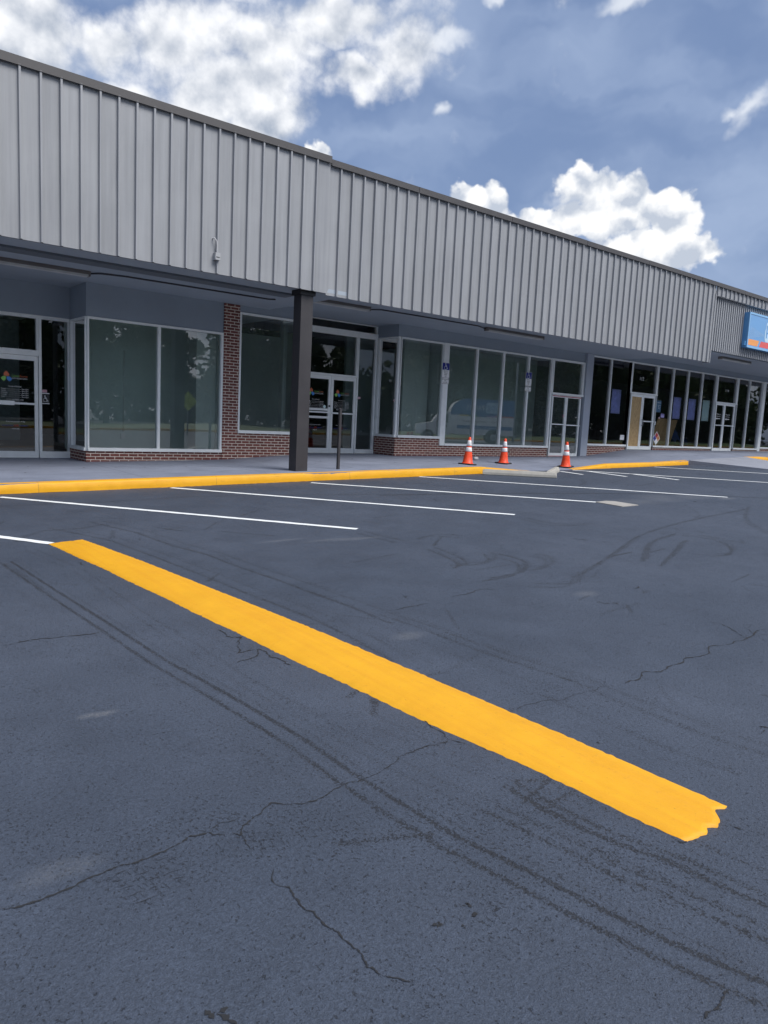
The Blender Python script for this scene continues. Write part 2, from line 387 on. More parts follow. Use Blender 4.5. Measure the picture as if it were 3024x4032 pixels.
for pts in ([(160, 405), (200, 390), (330, 400)], [(200, 450), (300, 490), (340, 520), (310, 530)], [(440, 470), (470, 495), (430, 515), (300, 520)],
            [(440, 585), (500, 575), (580, 560), (600, 520), (560, 500), (480, 480)], [(640, 540), (700, 530), (715, 505), (690, 485), (640, 480)],
            [(830, 570), (950, 500), (1050, 430), (1100, 390), (1300, 330), (1560, 280)], [(1120, 500), (1140, 420), (1250, 390)],
            [(1200, 520), (1260, 460), (1290, 420)], [(1180, 380), (1300, 390), (1450, 410), (1510, 450), (1490, 475), (1430, 478)],
            [(1570, 270), (1550, 320), (1600, 360), (1700, 400)], [(600, 320), (720, 350), (880, 345)], [(60, 420), (-30, 400), (-100, 380)],
            [(640, 610), (780, 615), (830, 590), (820, 560)], [(1000, 170), (1100, 180), (1170, 165)], [(850, 150), (870, 165), (850, 175)]):
    p = W(q4, pts)
    # round the corners of the arc
    for _ in range(2):
        q = [p[0]]
        for i in range(len(p)-1): q += [p[i]*.75+p[i+1]*.25, p[i]*.25+p[i+1]*.75]
        q.append(p[-1]); p = np.array(q)
    for off in (0, .16): TR.append((p+np.array([off, off*.3]), .026, .62)); TR.append((p+np.array([off+.06, off*.3]), .016, .4))
for pts in ([(0, 200), (120, 195), (400, 185), (800, 160), (1200, 155), (1659, 150)], [(70, 345), (110, 320), (180, 300), (340, 290), (420, 275)],
            [(20, 435), (120, 505), (200, 560)], [(460, 300), (458, 330)], [(625, 295), (640, 325), (720, 370)]):
    TR.append((W(q3, pts), .035, .5))
for _ in range(330):                       # short scuffs all over the drive lane
    x = RNG.uniform(1.5, 19); y = RNG.uniform(-14.5, -6.2); a = RNG.normal(.35, .8); L = RNG.uniform(.1, .7)
    TR.append((np.array([[x, y], [x+math.cos(a)*L, y+math.sin(a)*L]]), RNG.uniform(.008, .024), RNG.uniform(.3, .75)))

xs = np.concatenate([[-400, -200, -100, -50, -25, -12, -6, -3, -1.5], np.arange(-.6, 4.6, .014), np.arange(4.6, 9, .03), np.arange(9, 22, .07), np.arange(22, 40, .5), [42, 46, 52, 60, 80, 120, 200, 400]])
ys = np.concatenate([[-400, -200, -100, -70, -50, -42, -36, -30, -26, -22, -19, -17.5, -16.4], np.arange(-15.8, -11, .014), np.arange(-11, -3.3, .026), [-2.5, 0, 6, 20, 60, 150, 400]])
XX, YY = np.meshgrid(xs, ys); P2 = np.stack([XX.ravel(), YY.ravel()], 1)
ZZ = lot_z(XX, YY); mark = np.zeros((len(P2), 4), np.float32); mark[:, 3] = 1
nx, ny = len(xs), len(ys)
for pl, hw, st in TR:
    jit = RNG.uniform(.75, 1.15)
    for a, b in zip(pl[:-1], pl[1:]):
        lo = np.minimum(a, b)-hw*2.5; hi = np.maximum(a, b)+hw*2.5
        i0, i1 = np.searchsorted(xs, (lo[0], hi[0])); j0, j1 = np.searchsorted(ys, (lo[1], hi[1]))
        if i1 <= i0 or j1 <= j0: continue
        jj, ii = np.meshgrid(np.arange(j0, j1), np.arange(i0, i1), indexing='ij'); idx = (jj*nx+ii).ravel()
        dd, _ = seg_dist(P2[idx], a, b); wv = np.clip(1.6-dd/hw, 0, 1)*st*jit
        mark[idx, 0] = np.maximum(mark[idx, 0], wv)
def blot(pts, fn, r, ch, st):
    for p in W(fn, pts):
        dd = np.linalg.norm((P2-p)/np.array(r), axis=1); mark[:, ch] = np.maximum(mark[:, ch], np.clip(1.3-dd, 0, 1)*st)
blot([(1100, 245), (1200, 235), (1180, 225), (1330, 225)], q4, (.55, .35), 1, .28)
blot([(1480, 232)], q4, (.25, .12), 1, .5)
blot([(390, 130), (430, 125), (460, 120)], q5, (.06, .03), 1, .55)
blot([(240, 800), (330, 790), (200, 830)], q5, (.1, .05), 1, .22)
blot([(120, 820), (880, 640)], q4, (.14, .08), 1, .35)
blot([(1150, 340), (1330, 338), (1420, 334), (1480, 332)], q3, (.30, .05), 1, .35)
blot([(900, 640), (1000, 680), (1100, 700), (750, 800), (700, 640), (1280, 600), (1500, 650)], q5, (.22, .14), 2, .9)
blot([(200, 560), (400, 640), (560, 620), (700, 560), (1000, 780), (600, 880), (1200, 900)], q6, (.3, .15), 2, .8)
V = np.stack([XX.ravel(), YY.ravel(), ZZ.ravel()], 1).astype(np.float32)
ii, jj = np.meshgrid(np.arange(nx-1), np.arange(ny-1)); a0 = (jj*nx+ii).ravel()
F = np.stack([a0, a0+1, a0+nx+1, a0+nx], 1).astype(np.int32); nf = len(F)
# ribbons for open cracks and pressed tyre prints, part of the same sheet
rv, rf, rm = [], [], []
def ribbon(pl, w, mi, jit=.012, step=.035, taper=True):
    pl = list(pl)
    if mi == 1 and taper:
        for _ in range(3):
            q = [pl[0]]
            for a, b in zip(pl[:-1], pl[1:]):
                e = b-a; q += [(a+b)/2+np.array([-e[1], e[0]])*RNG.normal(0, .09), b]
            pl = q
        jit *= .25
    pts = [pl[0]]
    for a, b in zip(pl[:-1], pl[1:]):
        n = max(1, int(np.linalg.norm(b-a)/step))
        for k in range(1, n+1): pts.append(a+(b-a)*k/n+RNG.normal(0, jit, 2)*(k < n))
    pts = np.array(pts); n = len(pts); b0 = len(V)+len(rv)
    for i, p in enumerate(pts):
        t = pts[min(i+1, n-1)]-pts[max(i-1, 0)]; t = t/max(np.linalg.norm(t), 1e-9); nn = np.array([-t[1], t[0]])
        ww = w*(.62 if mi == 1 else 1.1)*(RNG.uniform(.1, 1.5))*(min(1, (n-1-i)/4+.1, i/4+.1) if taper else 1)
        for sg in (1, -1):
            q = p+nn*sg*ww*.5; rv.append((q[0], q[1], lot_z(q[0], q[1])+.0025))
        if i: k = b0+2*i; rf.append((k-2, k-1, k+1, k)); rm.append(mi)
CR = [(q5, [(0, 975), (130, 950), (250, 905), (400, 835), (490, 800), (560, 780), (640, 755), (740, 710), (830, 655), (910, 640), (970, 652)], .011),
      (q5, [(1010, 640), (1050, 652), (1060, 610), (1090, 585), (1140, 555), (1150, 535), (1180, 512), (1290, 515), (1400, 490), (1450, 455), (1500, 432), (1560, 420), (1640, 385), (1659, 375)], .010),
      (q5, [(1050, 652), (1070, 690), (1095, 715)], .008), (q5, [(910, 640), (960, 600), (1040, 575)], .005),
      (q5, [(1190, 790), (1260, 880), (1300, 940), (1380, 1010), (1450, 1060), (1530, 1130), (1580, 1190), (1600, 1230), (1659, 1262)], .009),
      (q6, [(0, 1240), (60, 1255), (150, 1285)], .008), (q6, [(0, 368), (60, 330), (140, 285), (220, 255), (290, 232), (360, 248)], .009),
      (q6, [(290, 232), (270, 205), (200, 160), (110, 110)], .007), (q6, [(1380, 1440), (1400, 1400), (1440, 1388), (1465, 1340), (1500, 1300)], .010),
      (q6, [(575, 110), (640, 80), (760, 65), (860, 35), (1000, 5)], .006), (q6, [(1505, 605), (1560, 622)], .012), (q6, [(1262, 660), (1290, 675), (1310, 668)], .02),
      (q3, [(880, 700), (920, 722), (955, 738), (985, 735), (968, 770), (975, 800), (1000, 795), (1045, 785)], .016), (q3, [(950, 730), (990, 745)], .01),
      (q3, [(965, 840), (1000, 830), (1045, 815), (1050, 785), (1085, 795), (1100, 815), (1150, 830), (1200, 850)], .016),
      (q3, [(0, 770), (80, 755), (150, 745), (250, 735), (380, 722), (410, 712)], .014), (q3, [(590, 690), (640, 685)], .01),
      (q4, [(1040, 1030), (1110, 1005), (1200, 975), (1280, 940), (1380, 905), (1480, 860), (1560, 835), (1600, 815), (1660, 795)], .014),
      (q4, [(1560, 835), (1500, 790), (1400, 760)], .010), (q4, [(1600, 815), (1590, 770)], .01), (q4, [(300, 655), (450, 620), (500, 625)], .014),
      (q4, [(10, 715), (130, 695), (210, 680)], .012), (q4, [(1085, 620), (1100, 608)], .03), (q4, [(1208, 600), (1220, 604)], .03), (q4, [(820, 405), (900, 410)], .03),
      (q4, [(300, 385), (320, 388)], .03), (q4, [(925, 680), (935, 675), (960, 682), (1010, 680), (1020, 688)], .015), (q4, [(1200, 770), (1225, 774)], .012)]
for fn, pts, w in CR: ribbon(W(fn, pts), w, 1)
for pts, w in (([(845, 540), (1000, 615)], .02), ):   # stray stick marks
    ribbon(W(lambda x, y: (100+x*.2411, 2080+y*.2411), pts), w, 1)
for quad, nl, nc in (([(470, 830), (740, 745), (860, 850), (560, 960)], 4, 11), ([(1050, 640), (1200, 640), (1240, 730), (1100, 755)], 3, 6)):
    A, B, Cc, D = W(q5, quad)
    bil = lambda u, v: A*(1-u)*(1-v)+B*u*(1-v)+Cc*u*v+D*(1-u)*v
    for i in range(nl+1):
        for k in range(3):
            u0 = k/3+RNG.uniform(0, .1); ribbon(np.array([bil(u, i/nl+RNG.normal(0, .01)) for u in np.linspace(u0, min(u0+RNG.uniform(.12, .3), 1), 5)]), .0045, 2, .003, .02)
    for i in range(nc+1):
        for k in range(nl):
            if RNG.random() < .62:
                u = i/nc+(.5/nc if k % 2 else 0); ribbon(np.array([bil(u+.03*s, (k+s)/nl) for s in (.12, .5, .85)]), .004, 2, .002, .02)
for p, rr in ((W(q6, [(385, 968)])[0], .022), (W(q6, [(365, 940)])[0], .012), (W(q6, [(250, 1020)])[0], .016), (W(q6, [(355, 1033)])[0], .011), (W(q5, [(930, 1420)])[0], .03), (W(q4, [(1345, 245)])[0], .05), (W(q4, [(103, 652)])[0], .02), (W(q6, [(930, 247)])[0], .012), (W(q6, [(1640, 183)])[0], .022)):
    for _ in range(3): ribbon(np.array([p+RNG.normal(0, rr*.5, 2), p+RNG.normal(0, rr, 2)]), rr*1.1, 1, .002, .02)
xk = np.arange(-6, 23, .5)
for a in xk:
    if (a < 14.6 or a > 17.2) and RNG.random() < .85: ribbon(np.array([(a, -3.645+RNG.normal(0, .006)), (a+.25, -3.65+RNG.normal(0, .008)), (a+.52, -3.645+RNG.normal(0, .006))]), .035, 1, .006, .05, False)
Vall = np.concatenate([V, np.array(rv, np.float32)]); Fall = np.concatenate([F, np.array(rf, np.int32)])
me = bpy.data.meshes.new('parking_lot'); me.vertices.add(len(Vall)); me.vertices.foreach_set('co', Vall.ravel())
me.loops.add(len(Fall)*4); me.loops.foreach_set('vertex_index', Fall.ravel()); me.polygons.add(len(Fall))
me.polygons.foreach_set('loop_start', np.arange(0, len(Fall)*4, 4, dtype=np.int32))
for k in ('asphalt', 'crack', 'tread'): me.materials.append(M[k])
me.polygons.foreach_set('material_index', np.concatenate([np.zeros(nf, np.int32), np.array(rm, np.int32)]))
me.update(calc_edges=True)
ca = me.color_attributes.new('mark', 'FLOAT_COLOR', 'POINT'); ca.data.foreach_set('color', np.concatenate([mark, np.tile([[0, 0, 0, 1]], (len(rv), 1)).astype(np.float32)]).ravel())
LOT = bpy.data.objects.new('parking_lot', me); COL.objects.link(LOT); LOT['kind'] = 'structure'; ORIG['parking_lot'] = (0, 0, 0)

def stripe(a, b, w=.105):
    a, b = np.array(a, float), np.array(b, float); n = max(2, int(np.linalg.norm(b-a)/.08)); t = (b-a)/np.linalg.norm(b-a); nn = np.array([-t[1], t[0]])
    mb = MB(); vs = []; fs = []
    for i in range(n+1):
        p = a+(b-a)*i/n
        for sg in (1, -1):
            q = p+nn*sg*(w*.5+RNG.normal(0, .0035)); vs.append((q[0], q[1], float(lot_z(q[0], q[1]))+.004))
        if i: k = 2*i; fs.append((k-2, k-1, k+1, k))
    return mb.add(vs, fs)
for a, b in (((2.43, -3.95), (5.60, -8.63)), ((5.19, -3.74), (8.55, -8.69)), ((8.00, -3.90), (11.2, -8.33)), ((11.05, -3.69), (14.6, -9.0)),
             ((-.35, -3.7), (2.12, -7.88)), ((16.62, -3.72), (19.3, -8.1)), ((20.57, -3.80), (23.6, -8.6)),
             ((15.92, -3.85), (15.76, -4.68)), ((16.80, -4.03), (16.53, -5.45)), ((17.42, -4.98), (17.19, -6.5))):
    link('parking_line', stripe(a, b), 'white', LOT)
sl = [on_lot(2250+x*.46655, 1750+y*.46655) for x, y in ((205, 490), (290, 480), (365, 484), (565, 515), (425, 528))]
mb = MB(); top = [(p[0], p[1], float(lot_z(*p))+.012) for p in sl]; mb.extrude([(x, y, z-.05) for x, y, z in top], (0, 0, .05)); link('concrete_patch', mb, 'patch', LOT)

# speed bump: a low painted ridge of asphalt, ragged at its near end
endp = np.array([(2.57, -14.75), (2.585, -14.765), (2.62, -14.755), (2.645, -14.772), (2.69, -14.752), (2.75, -14.772), (2.82, -14.755), (2.845, -14.738), (2.835, -14.725), (2.90, -14.722), (2.955, -14.715)])
L_ = np.array([(2.09, -7.90), (2.19, -9.16), (2.28, -10.61), (2.36, -12.0), (2.46, -13.4), (2.52, -14.0), (2.57, -14.75)])
Rr = np.array([(2.47, -7.82), (2.62, -9.2), (2.735, -10.57), (2.845, -12.0), (2.91, -13.4), (2.935, -14.0), (2.955, -14.735)])
NU, NV = 260, 24; vs = []; fs = []
for i in range(NU+1):
    u = i/NU; t = u*6.87
    yl = -7.90-u*6.85; yr = -7.82-u*6.915
    l = np.array([np.interp(-yl, -L_[:, 1], L_[:, 0]), yl]); r = np.array([np.interp(-yr, -Rr[:, 1], Rr[:, 0]), yr])
    l[0] += RNG.normal(0, .0035)+.004*math.sin(u*37); r[0] += RNG.normal(0, .003)
    for j in range(NV+1):
        v = j/NV; p = l*(1-v)+r*v
        if i > NU-8:                       # ragged near end
            w = (i-(NU-8))/8; e = np.interp(v, np.linspace(0, 1, 11), endp[:, 1])-(-14.75*(1-v)-14.735*v)
            p[1] += e*w
            p[1] += (RNG.normal(0, .0022)+.006*math.sin(v*17+.5))*w**2+.018*math.exp(-((v-.80)/.07)**2)*w**2
        h = .04*(math.sin(math.pi*v)**.9 if 0 < v < 1 else 0)*min(1, t/.5+.05)*(.12+.88*min(1, (6.87-t)/1.6))
        h += (.005+RNG.normal(0, .0006)) if 0 < j < NV else .0005
        if abs(v-.68) < .03: h -= .003
        vs.append((p[0], p[1], float(lot_z(*p))+h))
    if i:
        for j in range(NV): k = (i-1)*(NV+1)+j; fs.append((k, k+NV+1, k+NV+2, k+1))
b = (NU)*(NV+1); vs += [(vs[b+j][0], vs[b+j][1]-.004, vs[b+j][2]-.03) for j in range(NV+1)]
for j in range(NV): fs.append((b+j, b+NV+1+j, b+NV+2+j, b+j+1))
BUMP = link('speed_bump', MB().add(vs, fs, 0, True), 'yellow'); tag(BUMP, 'long low yellow painted speed bump running across the dark asphalt', 'speed bump')

# sidewalk, apron and kerbs
gx = np.concatenate([np.arange(-10, 30, .2), np.arange(30, 61, 1.)]); gy = np.array([-3.6, -3.46, -3.2, -2.8, -2.3, -1.8, -1.3, -.8, -.3, 0, .5, 1.0, 1.5])
vs = [(x, y, float(walk_z(x, y))) for y in gy for x in gx]; n = len(gx)
fs = [(j*n+i, j*n+i+1, (j+1)*n+i+1, (j+1)*n+i) for j in range(len(gy)-1) for i in range(n-1)]
mb = MB().add(vs, fs)
for x in gx[:-1]: pass
mb.add([(x, -3.6, float(walk_z(x, -3.6))) for x in gx]+[(x, -3.601, float(lot_z(x, -3.6))-.1) for x in gx], [(i+1, i, n+i, n+i+1) for i in range(n-1)])
structure('sidewalk', mb, 'walk')
mb = MB(); X0, X1 = 22.95, 27.0                      # concrete ramp reaching out into the lot
us = np.linspace(0, 1, 12); vv = np.linspace(0, 1, 10); pts = []
for v in vv:
    for u in us:
        x = (X0*(1-v)+(X0+.95)*v)*(1-u)+(X1*(1-v)+(X1-.6)*v)*u; y = -3.58-2.75*v
        zi = float(walk_z(x, -3.6))+.006; zo = float(lot_z(x, y))+.008; w = v**.85
        pts.append((x, y, zi*(1-w)+zo*w))
mb.add(pts, [(j*12+i, (j+1)*12+i, (j+1)*12+i+1, j*12+i+1) for j in range(9) for i in range(11)], 0, True)
for i0, st in ((0, 1), (11, -1)):
    col = [pts[j*12+i0] for j in range(10)]; mb.add(col+[(x, y, float(lot_z(x, y))-.05) for x, y, z in col], [(j, j+1, 11+j, 10+j) if st < 0 else (j+1, j, 10+j, 11+j) for j in range(9)])
structure('ramp_apron', mb, 'apron')
def kerb(x0, x1):
    mb = MB(); X = np.arange(x0, x1+.01, .07); prof = 6; vs = []
    for x in X:
        zt = float(kerb_z(x))+.005; zb = float(lot_z(x, -3.62))-.05; h = zt-zb; j = RNG.normal(0, .004, prof); o = .012*math.sin(x*.9)+.006*math.sin(x*3.1)
        for k, (y, z) in enumerate(((-3.635, zb), (-3.632, zb+h*.45), (-3.622, zt-.03*min(1, h/.15)), (-3.605, zt-.008), (-3.58, zt), (-3.455, zt))):
            vs.append((x, y+(j[k]+o if k < 5 else 0), z+(j[k]*.4 if 1 < k < 5 else 0)))
    fs = [(i*prof+k, (i+1)*prof+k, (i+1)*prof+k+1, i*prof+k+1) for i in range(len(X)-1) for k in range(prof-1)]
    mb.add(vs, fs, 0, True)
    for e in (0, (len(X)-1)*prof): mb.f.append(tuple(e+k for k in range(prof))); mb.mi.append(0); mb.sm.append(False)
    return structure('kerb', mb, 'kerb_yellow')
kerb(-10, 15.0); kerb(16.75, 22.95); kerb(27.0, 60)

# ================================================================== BUILDING
B = thing('shopping_strip', (0, 0, 0), 'long single storey shopping strip with grey ribbed metal fascia and brick base', 'building')
FY = -3.25
def ribbed(x0, x1, z0, z1, y, first, pitch, rw, rd, seed, prof=None):
    rg = np.random.default_rng(seed); xsr = [x0]; yr = [y]
    k = math.ceil((x0-first+.05)/pitch); last = None
    while first+k*pitch < x1-.04:
        x = first+k*pitch
        if last is not None: xsr.append((last+x)/2); yr.append(y+rg.normal(0, .0022))
        xsr += [x-rw*.5, x-rw*.34, x+rw*.34, x+rw*.5]; yr += [y, y-rd, y-rd, y]; last = x; k += 1
    xsr.append(x1); yr.append(y); mb = MB(); zl = np.linspace(z0, z1, 7); n = len(xsr)
    vs = [(xsr[i], yr[i]+(rg.normal(0, .0012) if 0 < j < 6 else 0), z) for j, z in enumerate(zl) for i in range(n)]
    mb.add(vs, [(j*n+i, j*n+i+1, (j+1)*n+i+1, (j+1)*n+i) for j in range(6) for i in range(n-1)])
    mb.add([(x0, y, z0), (x1, y, z0), (x1, y+.02, z0), (x0, y+.02, z0)], [(0, 1, 2, 3)])
    return mb
P0 = 2.92; PP = .2975
link('fascia_panel', ribbed(-9, 8.60, 4.10, 6.62, FY-.03, P0, PP, .046, .048, 1), 'metal', B)
link('fascia_panel', ribbed(8.62, 24.26, 4.07, 6.59, FY, P0+.0, PP, .046, .048, 2), 'metal', B)
link('fascia_panel', ribbed(24.28, 60, 6.29, 6.585, FY, P0, PP, .046, .048, 3), 'metal', B)
mb = MB(); x = 24.34; per = .1465
zs_ = (4.50, 6.33); vs = []; row = []
while x < 60: row += [(x, -3.08), (x+.010, -3.15), (x+.072, -3.15), (x+.082, -3.08)]; x += per
nrow = len(row); mb.add([(a, b, zs_[0]) for a, b in row]+[(a, b, zs_[1]) for a, b in row], [(i, i+1, nrow+i+1, nrow+i) for i in range(nrow-1)])
link('corrugated_panel', mb, 'metal', B)
mb = MB().box(24.24, 24.285, -3.275, -3.02, 4.06, 6.33); link('corner_trim', mb, 'metal', B)
mb = MB().box(24.286, 60, FY+.004, -3.06, 6.275, 6.289); link('fascia_soffit', mb, 'metal', B)
def coping(x0, x1, z0, z1, yf):
    mb = MB(); mb.box(x0, x1, yf, yf+.32, z1-.012, z1); mb.box(x0, x1, yf, yf+.012, z0, z1-.0125); mb.box(x0, x1, yf-.012, yf-.0005, z0-.0, z0+.014); return mb
link('roof_coping', coping(-9, 8.61, 6.60, 6.735, FY-.075), 'coping', B)
xa = 8.625
for xb in (10.95, 14.0, 17.05, 20.1, 23.2, 26.2, 29.3, 36, 60):
    link('roof_coping', coping(xa, xb-.012, 6.565+RNG.normal(0, .002), 6.69+RNG.normal(0, .004), FY-.055), 'coping', B); xa = xb
mb = MB().box(-9, 60, -3.20, 10.0, 6.40, 6.45); link('roof', mb, 'deck', B)
# the fascia's back and the soffits under the canopy
link('soffit', MB().box(-9, 9.2, FY+.0, 1.45, 4.125, 4.20), 'soffit', B)
link('soffit', MB().box(9.205, 24.26, FY+.03, 1.2, 4.27, 4.34), 'soffit', B)
link('soffit', MB().box(24.29, 60, -3.05, .3, 4.47, 4.53), 'soffit', B)
link('soffit_strip', MB().box(-9, 8.35, -2.50, -2.12, 4.085, 4.1245), 'channel', B)
mb = MB().box(9.2, 9.204, FY+.03, 1.2, 4.126, 4.34); link('soffit_step', mb, 'soffit', B)
mb = MB(); mb.box(-9, 8.6, FY-.01, FY+.03, 4.104, 4.124); link('fascia_lip', mb, 'black', B)

# --- walls, brick and piers
mb = MB()
mb.box(4.91, 7.995, .0, .15, 3.445, 4.124); mb.box(-9, 4.90, 1.12, 1.3, 3.465, 4.124); mb.box(4.89, 4.909, .0, 1.119, 3.445, 4.124)
mb.box(8.41, 10.13, .0, .15, 3.975, 4.269)
mb.box(13.33, 20.14, .0, .15, 3.945, 4.269); mb.box(13.31, 13.329, .0, 1.1, 3.945, 4.269); mb.box(20.141, 21.9, .01, .15, 3.955, 4.269)
mb.box(21.9, 24.27, .0, .12, 4.255, 4.269); mb.box(24.271, 60, .0, .12, 4.255, 4.469)
link('wall', mb, 'stucco', B)
mb = MB()
def base(x0, x1, zt, y0=0., y1=.15): return MB().box(x0, x1, y0, y1, .2, zt)
link('brick_base', base(4.90, 8.0, .655), 'brick', B)
link('brick_base', MB().box(4.885, 4.899, .0, 1.15, .2, .655), 'brick', B)
link('brick_pier', MB().box(8.0, 8.40, -.03, .2, .2, 4.12), 'brick', B)
link('brick_base', base(8.401, 10.15, 1.125), 'brick', B)
link('brick_base', base(13.36, 15.06, 1.135), 'brick', B)
link('brick_base', MB().box(13.345, 13.359, .0, .95, .2, 1.135), 'brick', B)
link('brick_base', base(15.061, 20.13, .935), 'brick', B)
link('brick_base', base(22.30, 24.76, 1.055), 'brick', B)
link('brick_base', base(26.67, 31.29, 1.055), 'brick', B)
link('brick_base', base(33.30, 35.7, 1.055), 'brick', B)
link('brick_base', base(35.96, 60, 1.12), 'brick', B)
bevel(link('pier', MB().box(21.905, 22.285, -.08, .2, .3, 4.268), 'pier', B), .01)
# column under the canopy edge
bevel(link('support_column', MB().box(8.10, 8.385, -3.16, -2.88, .38, 4.124), 'column', B), .006)
link('column_cap', MB().box(8.06, 8.42, -3.19, -2.85, 4.02, 4.123), 'black', B)

def mapper(axis, c):
    return (lambda u, w, z: (u, c+w, z)) if axis == 'x' else (lambda u, w, z: (c+w, u, z))
def fbox(mb, mp, u0, u1, w0, w1, z0, z1):
    p = [mp(u, w, z) for z in (z0, z1) for u, w in ((u0, w0), (u1, w0), (u1, w1), (u0, w1))]; return mb.hexa(p)
def window(u0, u1, z0, z1, mull=(), y=0., axis='x', fl=.05, fr=.05, ft=.045, sill=.07, mw=.06, glass='glass', d=.10, mat='alum', bars=(), label=None):
    mp = mapper(axis, y); mb = MB()
    fbox(mb, mp, u0, u0+fl, -.02, d, z0+sill, z1-ft); fbox(mb, mp, u1-fr, u1, -.02, d, z0+sill, z1-ft)
    fbox(mb, mp, u0, u1, -.02, d, z1-ft, z1); fbox(mb, mp, u0, u1, -.045, d, z0, z0+sill)
    for m_ in mull: fbox(mb, mp, m_-mw/2, m_+mw/2, -.016, d, z0+sill+.001, z1-ft-.001)
    for a, b, za, zb in bars: fbox(mb, mp, a, b, -.018, d, za, zb)
    o = link('shop_window', mb, mat, B, label)
    g = MB(); a, b, c, e = mp(u0+fl, d*.5, z0+sill), mp(u1-fr, d*.5, z0+sill), mp(u1-fr, d*.5, z1-ft), mp(u0+fl, d*.5, z1-ft)
    g.quad(a, b, c, e); link('glass', g, glass, o); return o
# first shop (left): recessed entry and display bay
window(1.7, 2.35, .43, 3.465, y=1.17, glass='glass_door')
window(4.255, 4.905, .43, 3.465, y=1.17, glass='glass_door', fl=.06, fr=.05, sill=.14, ft=.07)
window(2.36, 4.25, 2.605, 3.465, y=1.17, glass='glass_door', fl=.05, fr=.035, ft=.07, sill=.12)
window(-8, 1.65, .66, 3.445, (-5, -2, 0))
window(4.912, 7.995, .66, 3.445, (6.455,), fl=.035)
window(.04, 1.12, .66, 3.445, y=4.895, axis='y', fl=.03, fr=.09, d=.06)
# second shop
window(8.405, 10.14, 1.13, 3.972, fl=.05, glass='glass')
window(.05, .95, 1.13, 3.972, y=10.15, axis='y', fl=.05, fr=.10, d=.07)
window(10.16, 10.85, .62, 4.265, y=.96, glass='glass_door', sill=.12, bars=((10.16, 10.85, 3.93, 4.04),))
window(12.625, 13.32, .62, 3.928, y=.96, glass='glass_door', fl=.055, fr=.06, sill=.12)
window(10.86, 12.62, 2.755, 3.928, y=.96, glass='glass_door', fl=.04, fr=.035, sill=.055)
window(10.86, 13.32, 3.93, 4.262, y=.96, glass='glass_door', sill=.11, ft=.02)
window(.0, .955, 1.14, 3.94, y=13.355, axis='y', fl=.07, fr=.09, d=.05)
window(13.425, 15.06, 1.14, 3.94, fl=.02, fr=.01)
# third shop
mbp = MB().box(15.065, 15.262, -.03, .12, .94, 3.943); link('window_post', mbp, 'alum', B)
window(15.265, 20.13, .94, 3.942, (16.49, 17.69, 18.90), fl=.01, fr=.07, sill=.065)
window(20.145, 21.89, 2.755, 3.95, fl=.055, fr=.085, sill=.065, ft=.06)
# fourth shop (number 112) and the paint shop
window(22.30, 24.765, 1.06, 4.25, (23.50,), glass='glass_clear', fl=.03, fr=.0, mw=.05)
window(24.77, 26.655, 3.07, 4.25, glass='glass_clear', fl=.11, fr=.10, sill=.055, ft=.05)
window(26.66, 31.295, 1.06, 4.25, (27.81, 28.97, 30.12), glass='glass_clear', fl=.01, fr=.01, mw=.05)
window(31.30, 33.29, 3.06, 4.24, glass='glass_clear', fl=.12, fr=.13, sill=.05)
window(33.30, 35.70, 1.06, 4.25, (34.42,), glass='glass_clear', fl=.02, fr=.02, mw=.05)
link('window_post', MB().box(35.705, 35.95, -.04, .12, .9, 4.254), 'alum', B)
window(35.96, 48, 1.13, 4.25, (37.4, 38.8, 40.2, 41.6, 43, 44.4, 45.8), glass='glass_clear', mw=.05)

def door(u0, u1, z0, z1, y, stile=.075, top=.10, bot=.14, bar=None, glass='glass_door', handle=0, fill=None, label=None):
    mb = MB(); yf, yb = y-.012, y+.045
    mb.box(u0, u0+stile, yf, yb, z0, z1); mb.box(u1-stile, u1, yf, yb, z0, z1)
    mb.box(u0+stile, u1-stile, yf, yb, z1-top, z1); mb.box(u0+stile, u1-stile, yf, yb, z0, z0+bot)
    o = link('shop_door', mb, 'alum', B, label); a, b = u0+stile, u1-stile
    if fill: link('board_infill', MB().box(a, b, y+.005, y+.02, z0+bot, z1-top), fill, o)
    else: link('glass', MB().quad((a, y+.02, z0+bot), (b, y+.02, z0+bot), (b, y+.02, z1-top), (a, y+.02, z1-top)), glass, o)
    if bar: link('push_bar', MB().box(u0+stile*.4, u1-stile*.3, y-.055, y-.0125, bar-.02, bar+.02), 'alum', o)
    if handle:
        x = u0+stile*.5 if handle < 0 else u1-stile*.5
        link('handle', MB().tube([(x, y-.0, handle_z+.13), (x, y-.07, handle_z+.13), (x, y-.07, handle_z-.1), (x, y-.0, handle_z-.1)], .014, 8), 'alum_dark', o)
    return o
handle_z = 1.98
DA = door(3.395, 4.24, .43, 2.60, 1.17, bar=1.585, stile=.07)
link('pull_plate', MB().box(3.40, 3.755, 1.08, 1.1185, 1.545, 1.635), 'alum', DA)
link('shop_door', MB().box(2.4, 2.47, 1.158, 1.215, .43, 2.6).box(3.32, 3.39, 1.158, 1.215, .43, 2.6).box(2.47, 3.32, 1.158, 1.215, 2.5, 2.6).box(2.47, 3.32, 1.158, 1.215, .43, .57).quad((2.47, 1.19, .57), (3.32, 1.19, .57), (3.32, 1.19, 2.5), (2.47, 1.19, 2.5), 1), ['alum', 'glass_door'], B)
DL = door(10.87, 11.755, .62, 2.75, .96, bar=1.745); DR = door(11.765, 12.615, .62, 2.75, .96, bar=1.735)
link('rail', MB().box(10.945, 11.68, .945, 1.0, 1.79, 1.85).box(10.945, 11.68, .945, 1.0, 1.575, 1.635), 'alum', DL)
link('lock', MB().lathe([(.0, 0), (.025, 0), (.025, .02), (0, .02)], n=12).xform(lambda p: (11.715+p[0], .948-p[2], 1.92+p[1])), 'black', DL)
